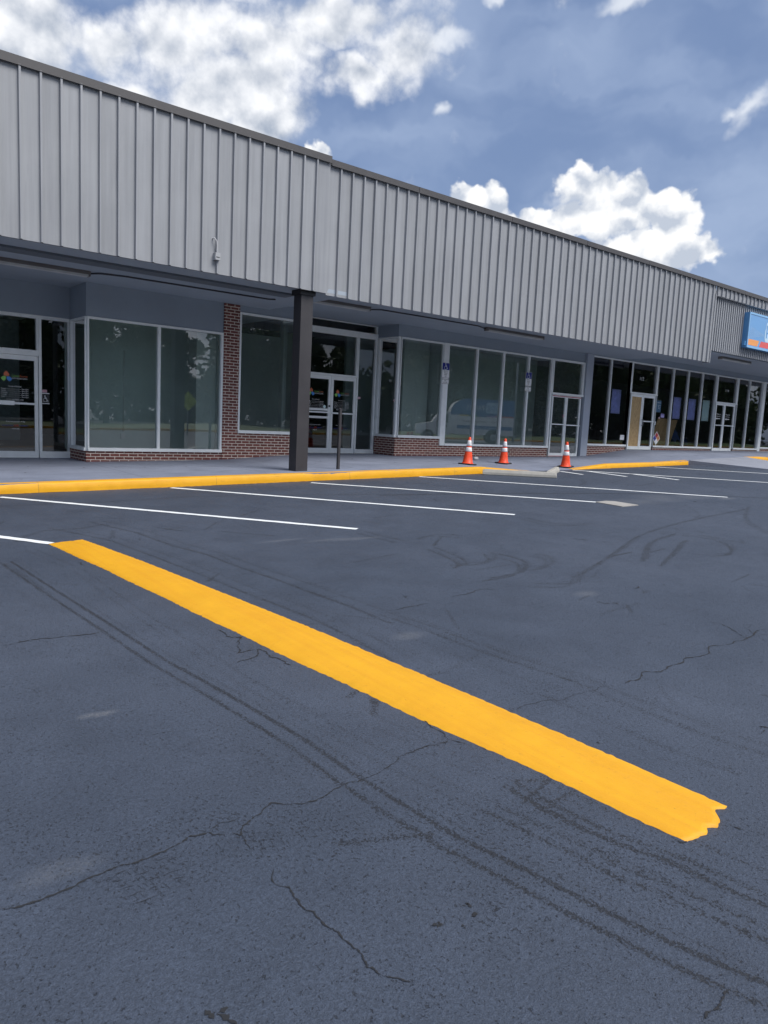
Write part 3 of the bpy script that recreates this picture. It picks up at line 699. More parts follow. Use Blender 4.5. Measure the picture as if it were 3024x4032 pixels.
door(20.205, 20.985, .66, 2.745, .0, stile=.06, top=.07, bot=.11, bar=1.755, glass='glass'); d3 = door(20.995, 21.80, .66, 2.745, .0, stile=.06, top=.07, bot=.11, bar=1.745, glass='glass')
link('red_tape', MB().box(20.21, 21.79, -.022, -.0125, 2.70, 2.725), 'red_tape', d3); link('red_tape', MB().box(20.21, 21.2, -.022, -.0125, .66, .675), 'red_tape', d3)
link('notice', MB().box(20.86, 20.96, -.004, .0, 2.0, 2.1), 'pink', d3)
door(24.885, 25.695, .96, 3.06, .0, top=.10, bot=.12, fill='osb', label='glass door leaf boarded over with strand board')
d4 = door(25.705, 26.55, .96, 3.06, .0, top=.10, bot=.13, bar=2.055, glass='glass_clear', handle=-1)
d5 = door(31.42, 32.20, .98, 3.05, .0, bar=2.1, bot=.12, top=.08, glass='glass_clear'); d6 = door(32.21, 33.15, .98, 3.05, .0, bar=2.1, bot=.12, top=.08, glass='glass_clear')
link('threshold', MB().box(2.3, 4.9, 1.13, 1.3, .40, .432), 'alum_dark', B); link('threshold', MB().box(10.2, 13.3, .90, 1.1, .58, .623), 'concrete', B)
link('threshold', MB().box(20.15, 21.9, -.06, .1, .5, .658), 'concrete', B); link('threshold', MB().box(24.77, 26.66, -.05, .1, .8, .958), 'alum_dark', B)
link('threshold', MB().box(31.3, 33.29, -.05, .1, .8, .975), 'alum_dark', B)

# vinyl lettering and logos on the doors
def pent(cx, cz, s, y, mi, k):
    pts = {0: [(-.5, -.45), (.5, -.55), (.55, .0), (.0, .6), (-.5, .15)], 1: [(.5, .5), (-.1, .5), (-.6, .05), (.0, -.6), (.5, -.1)], 2: [(-.5, .5), (.1, .5), (.6, -.02), (.05, -.6), (-.5, -.1)]}[k]
    return [(cx+a*s, y, cz+b*s) for a, b in pts]
def logo(par, x, z, w, y):
    mb = MB(); s = w*.46
    mb.poly(pent(x, z+.5*s, s, y, 0, 0), 0); mb.poly(pent(x-.56*s, z-.55*s, s, y, 1, 1), 1); mb.poly(pent(x+.56*s, z-.58*s, s, y, 2, 2), 2)
    link('logo', mb, ['logo_red', 'logo_green', 'logo_blue'], par)
def vinyl(par, x0, x1, zt, y, foot, sub=None, sc=1.):
    w = x1-x0; L = lambda a, b, z, h, st, mi=0: (st, x0+w*a, x0+w*b, zt-z*w, h*w, y, mi); k = []
    k += [L(.40, .68, .10, .085, 'Career', 1), L(.69, .97, .10, .08, 'Source', 2), L(.40, .97, .185, .05, 'NORTH CENTRAL FLORIDA')]
    k += [L(.27, .74, .50, .055, 'Hours of Business')]
    for i, (d_, t_, e) in enumerate((('Monday', '8am-5pm', .17), ('Tuesday', '8am-5pm', .17), ('Wednesday', '8am-5pm', .24), ('Thursday', '10am-5pm', .2), ('Friday', '8am-5pm', .13))):
        z = .60+i*.078; k += [L(.0, e, z, .05, d_), L(.76 if i != 3 else .74, 1., z, .05, t_), L(e+.02, .74, z, .01, '_'*14)]
    if foot == 'team': k += [L(.18, .82, 1.03, .06, 'TEAM MEMBER AND'), L(.08, .95, 1.13, .06, 'SPECIAL EVENTS ENTRANCE')]
    else: k += [L(.16, .82, 1.02, .06, 'BUSINESS SERVICES')]
    zz = sub; k += [('A proud partner of the', x0+w*.16, x0+w*.86, zz, .055*w, y, 0), ('american', x0+w*.02, x0+w*.42, zz-.16*w, .06*w, y, 3), ('job', x0+w*.44, x0+w*.62, zz-.17*w, .10*w, y, 4), ('center', x0+w*.64, x0+w*.97, zz-.16*w, .06*w, y, 3), ('network', x0+w*.38, x0+w*.64, zz-.28*w, .055*w, y, 0)]
    link('lettering', text_mb(k), ['lettering', 'logo_green', 'logo_red', 'vblue', 'red'], par)
    logo(par, x0+w*.2, zt-.08*w, w*.40, y)
vinyl(DA, 3.52, 4.05, 2.19, 1.178, 'team', 1.185)
vinyl(DR, 11.90, 12.40, 2.33, .968, 'biz', 1.385); vinyl(DL, 11.02, 11.53, 2.33, .968, 'biz', 1.385)
link('sticker', MB().poly([(11.57+.045*math.cos(a), .967, 1.90+.045*math.sin(a)) for a in np.linspace(0, 2*math.pi, 20)[:-1][::-1]]), 'paper_aqua', DL)
d4t = text_mb([('112', 25.44, 25.71, 3.60, .125, .03, 0)]); link('street_number', d4t, 'lettering', B)
link('street_number', text_mb([('114', 32.2, 32.5, 3.58, .10, .03, 0)]), 'lettering', B)
link('lettering', text_mb([('Please use', 31.56, 31.95, 2.56, .05, -.0, 0), ('other door', 31.56, 31.93, 2.47, .05, -.0, 0)]).add([(31.52, .0, 2.385), (31.66, .0, 2.43), (31.66, .0, 2.40), (31.92, .0, 2.40), (31.92, .0, 2.37), (31.66, .0, 2.37), (31.66, .0, 2.34)], [(0, 6, 5, 4, 3, 2, 1)]), 'lettering', d5)
link('lettering', text_mb([('Please use', 32.38, 32.77, 2.56, .05, -.0, 0), ('other door', 32.38, 32.75, 2.47, .05, -.0, 0)]).add([(32.34, .0, 2.385), (32.48, .0, 2.43), (32.48, .0, 2.40), (32.74, .0, 2.40), (32.74, .0, 2.37), (32.48, .0, 2.37), (32.48, .0, 2.34)], [(0, 6, 5, 4, 3, 2, 1)]), 'lettering', d6)

# --- interiors
link('interior_floor', MB().box(-9, 22.1, 1.4, 9.9, .4, .60).box(4.95, 10.1, .17, 1.399, .4, .60).box(13.41, 22.1, .17, 1.398, .4, .60), 'infloor', B)
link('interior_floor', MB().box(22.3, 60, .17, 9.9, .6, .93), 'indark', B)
link('interior_ceiling', MB().box(4.95, 8.38, .16, 2.2, 3.75, 3.8).box(8.42, 10.1, .16, 9.8, 4.1, 4.12).box(13.41, 22.1, .16, 9.8, 4.1, 4.15).box(-9, 4.85, 1.31, 9.8, 3.75, 3.8), 'inwhite', B)
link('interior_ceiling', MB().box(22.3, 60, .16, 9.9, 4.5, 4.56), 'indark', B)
link('interior_wall', MB().box(4.96, 7.93, 1.75, 1.82, .60, 3.74).box(-9, 4.85, 5.5, 5.6, .61, 3.74).box(13.42, 15.0, 2.6, 2.7, .61, 4.09).box(15.2, 21.95, 2.2, 2.3, .61, 4.09).box(8.42, 13.35, 5.0, 5.1, .61, 4.09), 'inwall', B)
link('interior_wall', MB().box(7.935, 7.985, .16, 1.9, .61, 3.74).box(15.08, 15.18, .16, 4, .61, 4.09).box(14.02, 15.0, .55, .6, .61, 4.09).box(7.44, 7.93, .22, .27, .61, 3.74).box(8.0, 8.39, .21, 5, .61, 4.09), 'inwhite', B)
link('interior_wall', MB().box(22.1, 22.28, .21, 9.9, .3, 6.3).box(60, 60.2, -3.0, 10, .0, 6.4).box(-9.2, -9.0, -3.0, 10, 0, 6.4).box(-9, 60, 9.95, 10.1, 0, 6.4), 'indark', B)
link('wall_conduit', MB().tube([(6.30, 1.735, 2.95), (6.28, 1.735, 1.02)], .012, 6).box(6.22, 6.32, 1.70, 1.749, .86, 1.0), 'inwhite', B)
link('valance', MB().box(22.4, 24.7, .30, .33, 3.98, 4.45).box(26.75, 31.2, .30, .33, 4.0, 4.45).box(33.4, 35.6, .30, .33, 4.02, 4.45), 'navy', B)

# ================================================================== THINGS ON AND AROUND THE BUILDING
def lamp_strip(x0, x1, y, zc, label):
    t = thing('strip_light', (x0, y, zc), label, 'light fixture', 'strip lights under the canopy')
    link('lamp_housing', MB().hexa([(x0, y-.06, zc-.07), (x1, y-.06, zc-.07), (x1, y+.13, zc-.07), (x0, y+.13, zc-.07), (x0, y-.03, zc), (x1, y-.03, zc), (x1, y+.10, zc), (x0, y+.10, zc)]), 'housing', t)
    link('lamp_lens', MB().box(x0+.02, x1-.02, y-.045, y+.115, zc-.105, zc-.0705), 'lens', t)
    link('lamp_end', MB().box(x0-.02, x0-.0005, y-.05, y+.12, zc-.1, zc-.005), 'housing', t); link('lamp_end', MB().box(x1+.0005, x1+.02, y-.05, y+.12, zc-.1, zc-.005), 'housing', t)
lamp_strip(1.55, 4.55, -1.3, 4.125, 'long strip light under the canopy in front of the leftmost shop')
lamp_strip(8.55, 10.92, -1.72, 4.27, 'strip light on the soffit above the doors behind the brown column')
lamp_strip(15.0, 17.35, -1.75, 4.27, 'strip light on the soffit above the window of the three cones')
lamp_strip(26.2, 28.4, -2.68, 4.47, 'strip light under the canopy below the blue paint shop sign')
def conduit(pts, label):
    o = link('conduit', MB().tube(pts, .016, 8), 'pipe'); tag(o, label, 'conduit', 'conduits along the canopy soffit')
conduit([(4.57, -1.24, 4.09), (4.75, -1.35, 4.105), (5.2, -1.45, 4.108), (8.3, -1.50, 4.108), (8.42, -1.60, 4.108)], 'dark conduit on the soffit running left of the brown column')
conduit([(10.95, -1.66, 4.22), (11.3, -1.72, 4.25), (14.6, -1.76, 4.252), (14.98, -1.70, 4.22)], 'dark conduit on the soffit joining two strip lights right of the column')

t = thing('junction_box', (6.17, FY-.03, 4.4), 'small grey electrical box with white cable on the ribbed fascia', 'electrical box')
link('box_body', MB().box(6.12, 6.215, FY-.13, FY-.031, 4.33, 4.455), 'box', t); link('box_slot', MB().box(6.135, 6.2, FY-.134, FY-.1305, 4.37, 4.382), 'black', t)
link('cable', MB().tube([(6.10, FY-.02, 4.70), (6.115, FY-.09, 4.705), (6.15, FY-.10, 4.66), (6.165, FY-.09, 4.58), (6.165, FY-.085, 4.50), (6.165, FY-.08, 4.455)], .011, 8), 'cable', t)

# plain brown post
zp = float(walk_z(9.22, -3.07)); t = link('steel_post', MB().box(9.20, 9.255, -3.10, -3.045, zp-.05, 1.80).box(9.195, 9.26, -3.105, -3.04, 1.80, 1.812), 'column'); tag(t, 'thin brown steel post standing bare on the walk before the double doors', 'post')

# accessible parking signs fixed to the window mullions
def icon(cx, cz, s, y):
    mb = MB(); ring = []
    def strip(pts, w):
        for (a, b), (c, d) in zip(pts[:-1], pts[1:]):
            L = math.hypot(c-a, d-b) or 1; nx_, nz_ = -(d-b)/L*w/2, (c-a)/L*w/2; ex, ez = (c-a)/L*w*.3, (d-b)/L*w*.3
            mb.quad(*[(cx+p*s, y, cz+q*s) for p, q in ((a+nx_-ex, b+nz_-ez), (a-nx_-ex, b-nz_-ez), (c-nx_+ex, d-nz_+ez), (c+nx_+ex, d+nz_+ez))])
    strip([(-.1+.32*math.cos(a), -.25+.32*math.sin(a)) for a in np.linspace(2.1, 6.0, 14)], .09)
    strip([(-.12, .42), (-.1, .02), (.15, .0), (.3, -.38), (.42, -.34)], .11); strip([(-.1, .2), (.12, .18)], .08)
    mb.poly([(cx+(-.13+.1*math.cos(a))*s, y-.0006, cz+(.52+.1*math.sin(a))*s) for a in np.linspace(0, 2*math.pi, 14)[:-1][::-1]]); return mb
def rrect(x0, x1, z0, z1, r, y0, y1, n=4):
    pts = []
    for cx, cz, a0 in ((x1-r, z1-r, 0), (x0+r, z1-r, 90), (x0+r, z0+r, 180), (x1-r, z0+r, 270)):
        for k in range(n+1): a = R_(a0+90*k/n); pts.append((cx+r*math.cos(a), y0, cz+r*math.sin(a)))
    return MB().extrude(pts, (0, y1-y0, 0))
def parking_sign(x, zt, label):
    y = -.055; t = thing('parking_sign', (x, y, zt-.6), label, 'parking sign', 'accessible parking signs on the shop front')
    pl = link('sign_plate', rrect(x-.15, x+.15, zt-.45, zt, .03, y, y+.006), 'sign_white', t)
    link('border', rrect(x-.142, x+.142, zt-.442, zt-.008, .026, y-.0012, y-.0002), 'ink', pl); link('panel', rrect(x-.135, x+.135, zt-.435, zt-.2, .02, y-.0025, y-.0014), 'sign_white', pl)
    link('blue_panel', rrect(x-.136, x+.136, zt-.208, zt-.012, .015, y-.0035, y-.0026), 'sign_blue', pl)
    link('wheelchair_symbol', icon(x, zt-.11, .16, y-.004), 'sign_white', pl)
    link('lettering', text_mb([('PARKING BY', x-.095, x+.095, zt-.262, .032, y-.0034, 0), ('DISABLED', x-.075, x+.075, zt-.314, .032, y-.0034, 0), ('PERMIT', x-.058, x+.058, zt-.366, .032, y-.0034, 0), ('ONLY', x-.04, x+.04, zt-.418, .032, y-.0034, 0)]), 'ink', pl)
    p2 = link('penalty_plate', rrect(x-.15, x+.15, zt-.62, zt-.47, .03, y, y+.006), 'sign_white', t)
    link('border', rrect(x-.142, x+.142, zt-.612, zt-.478, .026, y-.0012, y-.0002), 'ink', p2); link('panel', rrect(x-.134, x+.134, zt-.604, zt-.486, .022, y-.0025, y-.0014), 'sign_white', p2)
    link('lettering', text_mb([('FINE', x-.035, x+.035, zt-.536, .032, y-.0034, 0), ('250  MAX', x-.085, x+.085, zt-.588, .032, y-.0034, 0)]), 'ink', p2)
parking_sign(15.13, 3.37, 'accessible parking sign on the broad post left of the first cone')
parking_sign(18.86, 3.385, 'accessible parking sign on a thin mullion between cones and double door')

# door side plates and stickers
t = thing('accessible_plate', (4.385, 1.12, 1.6), 'black plate with white wheelchair symbol beside the left shop door', 'sign')
link('plate', MB().box(4.315, 4.46, 1.135, 1.141, 1.60, 1.835), 'black', t); link('edge_bar', MB().box(4.312, 4.463, 1.130, 1.1345, 1.60, 1.617).box(4.312, 4.463, 1.130, 1.1345, 1.818, 1.835), 'lettering', t)
link('wheelchair_symbol', icon(4.385, 1.715, .11, 1.1335), 'lettering', t); link('lettering', text_mb([('ACCESSIBLE', 4.33, 4.45, 1.645, .014, 1.1335, 0)]), 'lettering', t)
def sticker(name, x0, x1, z0, z1, y, mat, label, cat='sticker', group=None, kids=()):
    if not kids: return tag(link(name, MB().box(x0, x1, y, y+.003, z0, z1), mat), label, cat, group)
    t = thing(name, ((x0+x1)/2, y, z0), label, cat, group); link('sheet', MB().box(x0, x1, y, y+.003, z0, z1), mat, t)
    for nm, mb, mt in kids: link(nm, mb, mt, t)
    return t
sticker('sticker', 4.312, 4.412, 1.845, 1.905, 1.13, 'pink', 'small pink sticker right above the black wheelchair plate', kids=[('lettering', text_mb([('OPEN', 4.33, 4.40, 1.862, .03, 1.129, 0)]), 'red')])
sticker('sticker', 12.68, 12.77, 2.17, 2.235, .93, 'pink', 'small pink sticker on glass right of the double doors')

# paper sheets, signs and boards in the dark shop
def sheet(x0, x1, z0, z1, mat, label):
    n = 9; m_ = 15; vs = []
    for j in range(m_):
        for i in range(n): vs.append((x0+(x1-x0)*i/(n-1)+RNG.normal(0, .002), .112+abs(RNG.normal(0, .006)), z0+(z1-z0)*j/(m_-1)))
    mb = MB().add(vs, [(j*n+i, j*n+i+1, (j+1)*n+i+1, (j+1)*n+i) for j in range(m_-1) for i in range(n-1)], 0, True)
    o = tag(link('paper_sheet', mb, mat), label, 'poster', 'paper sheets taped inside the windows'); sd = o.modifiers.new('thick', 'SOLIDIFY'); sd.thickness = .002
sheet(23.81, 24.40, 2.27, 3.165, 'paper_blue', 'crumpled blue sheet taped in the window left of the boarded door')
sheet(28.14, 28.72, 2.24, 3.12, 'paper_blue', 'blue sheet taped above the brown board right of the teal sign')
sheet(29.32, 29.91, 2.24, 3.12, 'paper_blue', 'blue sheet next to the pale aqua sheet, above the blue tarp')
sheet(30.50, 31.09, 2.24, 3.13, 'paper_aqua', 'pale aqua sheet taped in the window left of the far double doors')
sticker('hours_sign', 26.73, 27.07, 2.45, 2.905, .02, 'teal', 'teal opening hours sign in the window right of the boarded door', 'sign',
        kids=[('lettering', text_mb([('WELCOME', 26.78, 27.02, 2.80, .04, .0185, 0), ('7AM-5PM', 26.86, 27.04, 2.70, .03, .0185, 0), ('8AM-12PM', 26.86, 27.04, 2.64, .03, .0185, 0), ('CLOSED', 26.88, 27.0, 2.58, .03, .0185, 0)]), 'lettering')])
sticker('sticker', 27.12, 27.37, 2.25, 2.40, .02, 'lilac', 'lilac sticker under the teal sign', kids=[('bar', MB().box(27.14, 27.35, .017, .0198, 2.355, 2.375), 'vblue')])
sticker('sticker', 26.98, 27.08, 2.20, 2.26, .02, 'pink', 'tiny pink sticker left of the lilac sticker')
sticker('sticker', 26.70, 26.80, 1.94, 2.08, .02, 'paper', 'tiny white sticker at the frame right of the boarded door')
sticker('notice', 24.43, 24.70, 1.30, 1.49, .02, 'paper', 'white notice low in the window left of the boarded door', 'notice')
t = thing('hazard_sign', (26.87, -.03, 1.15), 'diamond hazard sign in red, blue, yellow and white quarters', 'hazard sign')
cx, cz, r = 26.87, 1.42, .26
rh = lambda a, b, s, y0, y1, mi=0: MB().extrude([(cx+a*r+s*r, y0, cz+b*r), (cx+a*r, y0, cz+b*r+s*r), (cx+a*r-s*r, y0, cz+b*r), (cx+a*r, y0, cz+b*r-s*r)], (0, y1-y0, 0))
link('plate', rh(0, 0, 1.05, -.028, -.024), 'sign_white', t)
for a, b, mt, nm in ((0, .48, 'red', 'red_quarter'), (-.48, 0, 'vblue', 'blue_quarter'), (.48, 0, 'c_orange', 'yellow_quarter')): link(nm, rh(a, b, .45, -.031, -.0285), mt, t)
link('lettering', text_mb([('3', cx-.03, cx+.03, cz+.08, .1, -.0322, 0), ('2', cx-.155, cx-.1, cz-.05, .1, -.0322, 0), ('0', cx+.09, cx+.15, cz-.05, .1, -.0322, 0)]), 'ink', t)
def board(x0, x1, z0, z1, y0, y1, mat, name, label, cat, skew=0.):
    mb = MB().hexa([(x0, y0, z0), (x1, y0, z0), (x1, y0+.015, z0), (x0, y0+.015, z0), (x0+skew, y1, z1), (x1+skew, y1, z1), (x1+skew, y1+.015, z1), (x0+skew, y1+.015, z1)]); return tag(link(name, mb, mat), label, cat)
board(26.98, 27.78, .95, 2.22, .35, .16, 'osb', 'strand_board', 'strand board leaning in the window behind the lilac sticker', 'board', .2)
board(27.86, 28.88, .95, 2.20, .60, .30, 'osb', 'strand_board', 'wide strand board leaning under the blue sheet', 'board', .05)
vs = []; n = 14
for j in range(10):
    for i in range(n): vs.append((29.02+1.0*i/(n-1), .9-.55*j/9+RNG.normal(0, .03), .95+.9*(1-abs(j/9-.55)*1.1)*(.6+.4*math.sin(i*.5))+RNG.normal(0, .03)))
tag(link('tarp', MB().add(vs, [(j*n+i, j*n+i+1, (j+1)*n+i+1, (j+1)*n+i) for j in range(9) for i in range(n-1)], 0, True), 'tarp'), 'dark blue tarp heaped inside the window under the sheet', 'tarp')
for i in range(5):
    x = 22.55+RNG.uniform(-.05, .05); tag(link('plank', MB().box(x, x+1.0, .75+.02*i, 1.0, .935+i*.12, 1.035+i*.12), 'wood'), 'rough plank stacked inside the window beside the pale pier', 'plank', 'planks stacked inside the window')
for i in range(6):
    x = 22.9+i*.28; mb = MB().lathe([(.0, 0), (.12, .02), (.14, .3), (.1, .55), (.03, .62), (.0, .62)], (x, 1.6+.1*(i % 2), 1.35), 10); tag(link('white_sack', mb, 'inwhite'), 'pale sack in the row behind the stacked planks', 'sack', 'sacks in the dark window')
mb = MB().box(22.7, 24.7, 1.4, 2.0, .935, 1.34); tag(link('bench', mb, 'indark'), 'dark low bench carrying a row of pale sacks inside', 'bench')
tag(link('yellow_notice', MB().box(24.35, 24.72, .5, .51, 2.42, 2.72), paint('pale_yellow', (.6, .47, .2), .6)), 'yellow notice hanging just right of the crumpled blue sheet', 'notice')
tag(link('cable_trunk', MB().box(22.9, 24.2, 2.0, 2.03, 2.75, 2.9), 'inwall'), 'pale horizontal board hung behind the crumpled blue sheet', 'board')

# illuminated-cabinet sign of the paint shop (unlit by day)
t = thing('shop_sign', (26.6, -3.1, 4.8), 'blue paint shop sign box on the corrugated panel', 'shop sign')
sx0, sx1, sz0, sz1, sy = 26.62, 33.2, 4.81, 6.03, -3.34
mb = MB().box(sx0, sx1, sy+.02, -3.142, sz0, sz1); link('cabinet', mb, 'cabinet', t)
mb = MB(); fw = .06; mb.box(sx0-.004, sx1+.004, sy-.01, sy+.0195, sz1-fw, sz1+.004); mb.box(sx0-.004, sx1+.004, sy-.01, sy+.0195, sz0-.004, sz0+fw); mb.box(sx0-.004, sx0+fw, sy-.01, sy+.0195, sz0+fw, sz1-fw); mb.box(sx1-fw, sx1+.004, sy-.01, sy+.0195, sz0+fw, sz1-fw); link('rim', mb, paint('sign_rim', (.22, .45, .72), .35), t)
fc = link('sign_face', MB().box(sx0+fw, sx1-fw, sy+.004, sy+.0195, sz0+fw, sz1-fw), 'face', t)
mb = MB()
for i in range(34):
    x = sx0+fw+.03+i*.034; z0_ = sz0+.34+.0*i; h = .42*(1-i/40)
    zc = 5.34; mb.quad((x, sy+.0025, zc-h*.5), (x+.013, sy+.0025, zc-h*.5), (x+.013+.22*h, sy+.0025, zc+h*.5), (x+.22*h, sy+.0025, zc+h*.5))
link('hatching', mb, 'hatch', fc)
mb = MB()
for i, mi in enumerate((0, 1, 2, 0, 1, 2, 0)):
    x = sx0+fw+.02+i*.86; mb.quad((x+(.0 if i == 0 else .12-.12), sy+.0024, 4.90), (x+.72, sy+.0024, 4.90), (x+.84, sy+.0024, 5.11), (x+(.0 if i == 0 else .12), sy+.0024, 5.11), mi)
link('colour_bar', mb, ['c_orange', 'c_red', 'c_purple'], fc)
lg = rrect(27.93, 29.5, 5.12, 5.62, .14, sy+.0005, sy+.0022); a = rrect(27.98, 28.28, 5.45, 5.84, .13, sy-.0002, sy+.0004); lg.add(a.v, a.f); a = rrect(28.36, 28.62, 5.45, 5.80, .12, sy-.0002, sy+.0004); lg.add(a.v, a.f); a = rrect(28.7, 29.4, 5.45, 5.80, .13, sy-.0002, sy+.0004); lg.add(a.v, a.f)
link('logo', lg, 'face_light', fc)
link('lettering', text_mb([('ppg', 28.02, 29.35, 5.42, .30, sy-.002, 0)]), 'cabinet', fc); link('lettering', text_mb([('PAINTS', 29.9, 32.7, 5.25, .45, sy-.002, 0)]), 'lettering', fc)
link('switch', MB().box(26.53, 26.61, -3.30, -3.2, 4.87, 5.02), 'cabinet', t)

# traffic cones
def cone(x, y, rz, label):
    z = float(walk_z(x, y)); 
    t = thing('traffic_cone', (0, 0, 0), label, 'traffic cone', 'traffic cones at the sidewalk ramp')
    mb = MB(); q = .19; c_ = .035; oc = [(q-c_, -q), (q, -q+c_), (q, q-c_), (q-c_, q), (-q+c_, q), (-q, q-c_), (-q, -q+c_), (-q+c_, -q)]
    mb.extrude([(a, b, .0) for a, b in oc], (0, 0, .035)); bevel(link('base', mb, 'rubber', t), .006)
    rad = lambda h: .135-(.135-.03)*((h-.035)/.675)
    seg = lambda a, b, n=5, e=0.: [(rad(h)+e, h) for h in np.linspace(a, b, n)]
    link('body', MB().lathe([(.16, .036), (.145, .045)]+seg(.06, .70)+[(.026, .708), (.02, .71), (.0, .70)]), 'orange', t)
    link('reflective_band', MB().lathe([(rad(.34), .34)]+seg(.3405, .445, 4, .003)+[(rad(.4455), .4455)]), 'reflect', t)
    link('reflective_band', MB().lathe([(rad(.48), .48)]+seg(.4805, .625, 4, .003)+[(rad(.6255), .6255)]), 'reflect', t)
    t.location = (x, y, z); t.rotation_euler = (0, 0, rz)
    n = [float(walk_z(x+.15, y)-walk_z(x-.15, y))/.3, float(walk_z(x, y+.15)-walk_z(x, y-.15))/.3]
    t.rotation_euler = (math.atan(n[1]), -math.atan(n[0]), rz); return t
cone(13.55, -2.72, .35, 'orange cone nearest the accessible sign on the broad post, cup beside it')
cone(15.70, -2.02, .25, 'orange cone in the middle of the three, farthest from the kerb')
cone(16.95, -3.22, .3, 'orange cone on the flush ramp before the pale double doors')

mb = MB()
for i in range(70):
    x = RNG.uniform(1.5, 24); y = RNG.uniform(-3.3, -.1) if i > 25 else -.06-abs(RNG.normal(0, .12)); z = float(walk_z(x, y))+.006; a = RNG.uniform(0, 6.28); r = RNG.uniform(.015, .04)
    dx, dy = math.cos(a)*r, math.sin(a)*r; mb.quad((x-dx, y-dy, z), (x+dy*.5, y-dx*.5, z+.004), (x+dx, y+dy, z+RNG.uniform(0, .012)), (x-dy*.5, y+dx*.5, z+.003))
o = link('leaf_litter', mb, paint('dead_leaf', (.06, .045, .03), .8, 0, .4, 40)); o['kind'] = 'stuff'; tag(o, 'scattered dead leaf bits on the covered walk', 'leaf litter')
# wheel stops
def wheel_stop(a, b, label, lift=0.):
    a, b = np.array(a), np.array(b); L = np.linalg.norm(b-a); d = (b-a)/L; nn = np.array([-d[1], d[0]]); mb = MB()
    za, zb = float(lot_z(*a))+.002, float(lot_z(*b))+.002+lift; pr = [(-.08, 0), (.08, 0), (.075, .06), (.045, .13), (-.045, .13), (-.075, .06)]
    vs = []
    for k, (p, z) in enumerate(((a, za), (a+d*.05, za), (a+d*(L*.5), (za+zb)/2), (b-d*.05, zb), (b, zb))):
        for w, h in pr: hh = h*(.86 if k in (0, 4) else 1); vs.append((p[0]+nn[0]*w, p[1]+nn[1]*w, z+hh))
    n = 6; fs = [(i*n+k, i*n+(k+1) % n, (i+1)*n+(k+1) % n, (i+1)*n+k) for i in range(4) for k in range(n)]+[tuple(range(n))[::-1], tuple(range(24, 30))]
    mb.add(vs, fs); o = bevel(link('wheel_stop', mb, 'concrete'), .01); tag(o, label, 'wheel stop', 'loose concrete wheel stops by the ramp'); return o
wheel_stop((13.05, -3.74), (14.25, -5.02), 'bare concrete wheel stop lying along the kerb end, nearer the parking lines')
wheel_stop((14.32, -4.72), (15.75, -3.86), 'bare concrete wheel stop pointing away behind the other stop')
zc = float(walk_z(15.5, -1.13)); t = thing('paper_cup', (15.5, -1.13, zc), 'white paper cup lying on the walk right of the first cone', 'cup')
tr_ = lambda p: (15.42+p[2]*.95, -1.13+p[0]+p[2]*.1, zc+.052+p[1])
link('cup_body', MB().lathe([(.0, 0), (.036, 0), (.05, .15), (.047, .15), (.034, .01)], n=18).xform(tr_), 'cable', t); link('lid', MB().lathe([(.053, .148), (.053, .16), (.04, .17), (.0, .17)], n=18).xform(tr_), 'reflect', t)

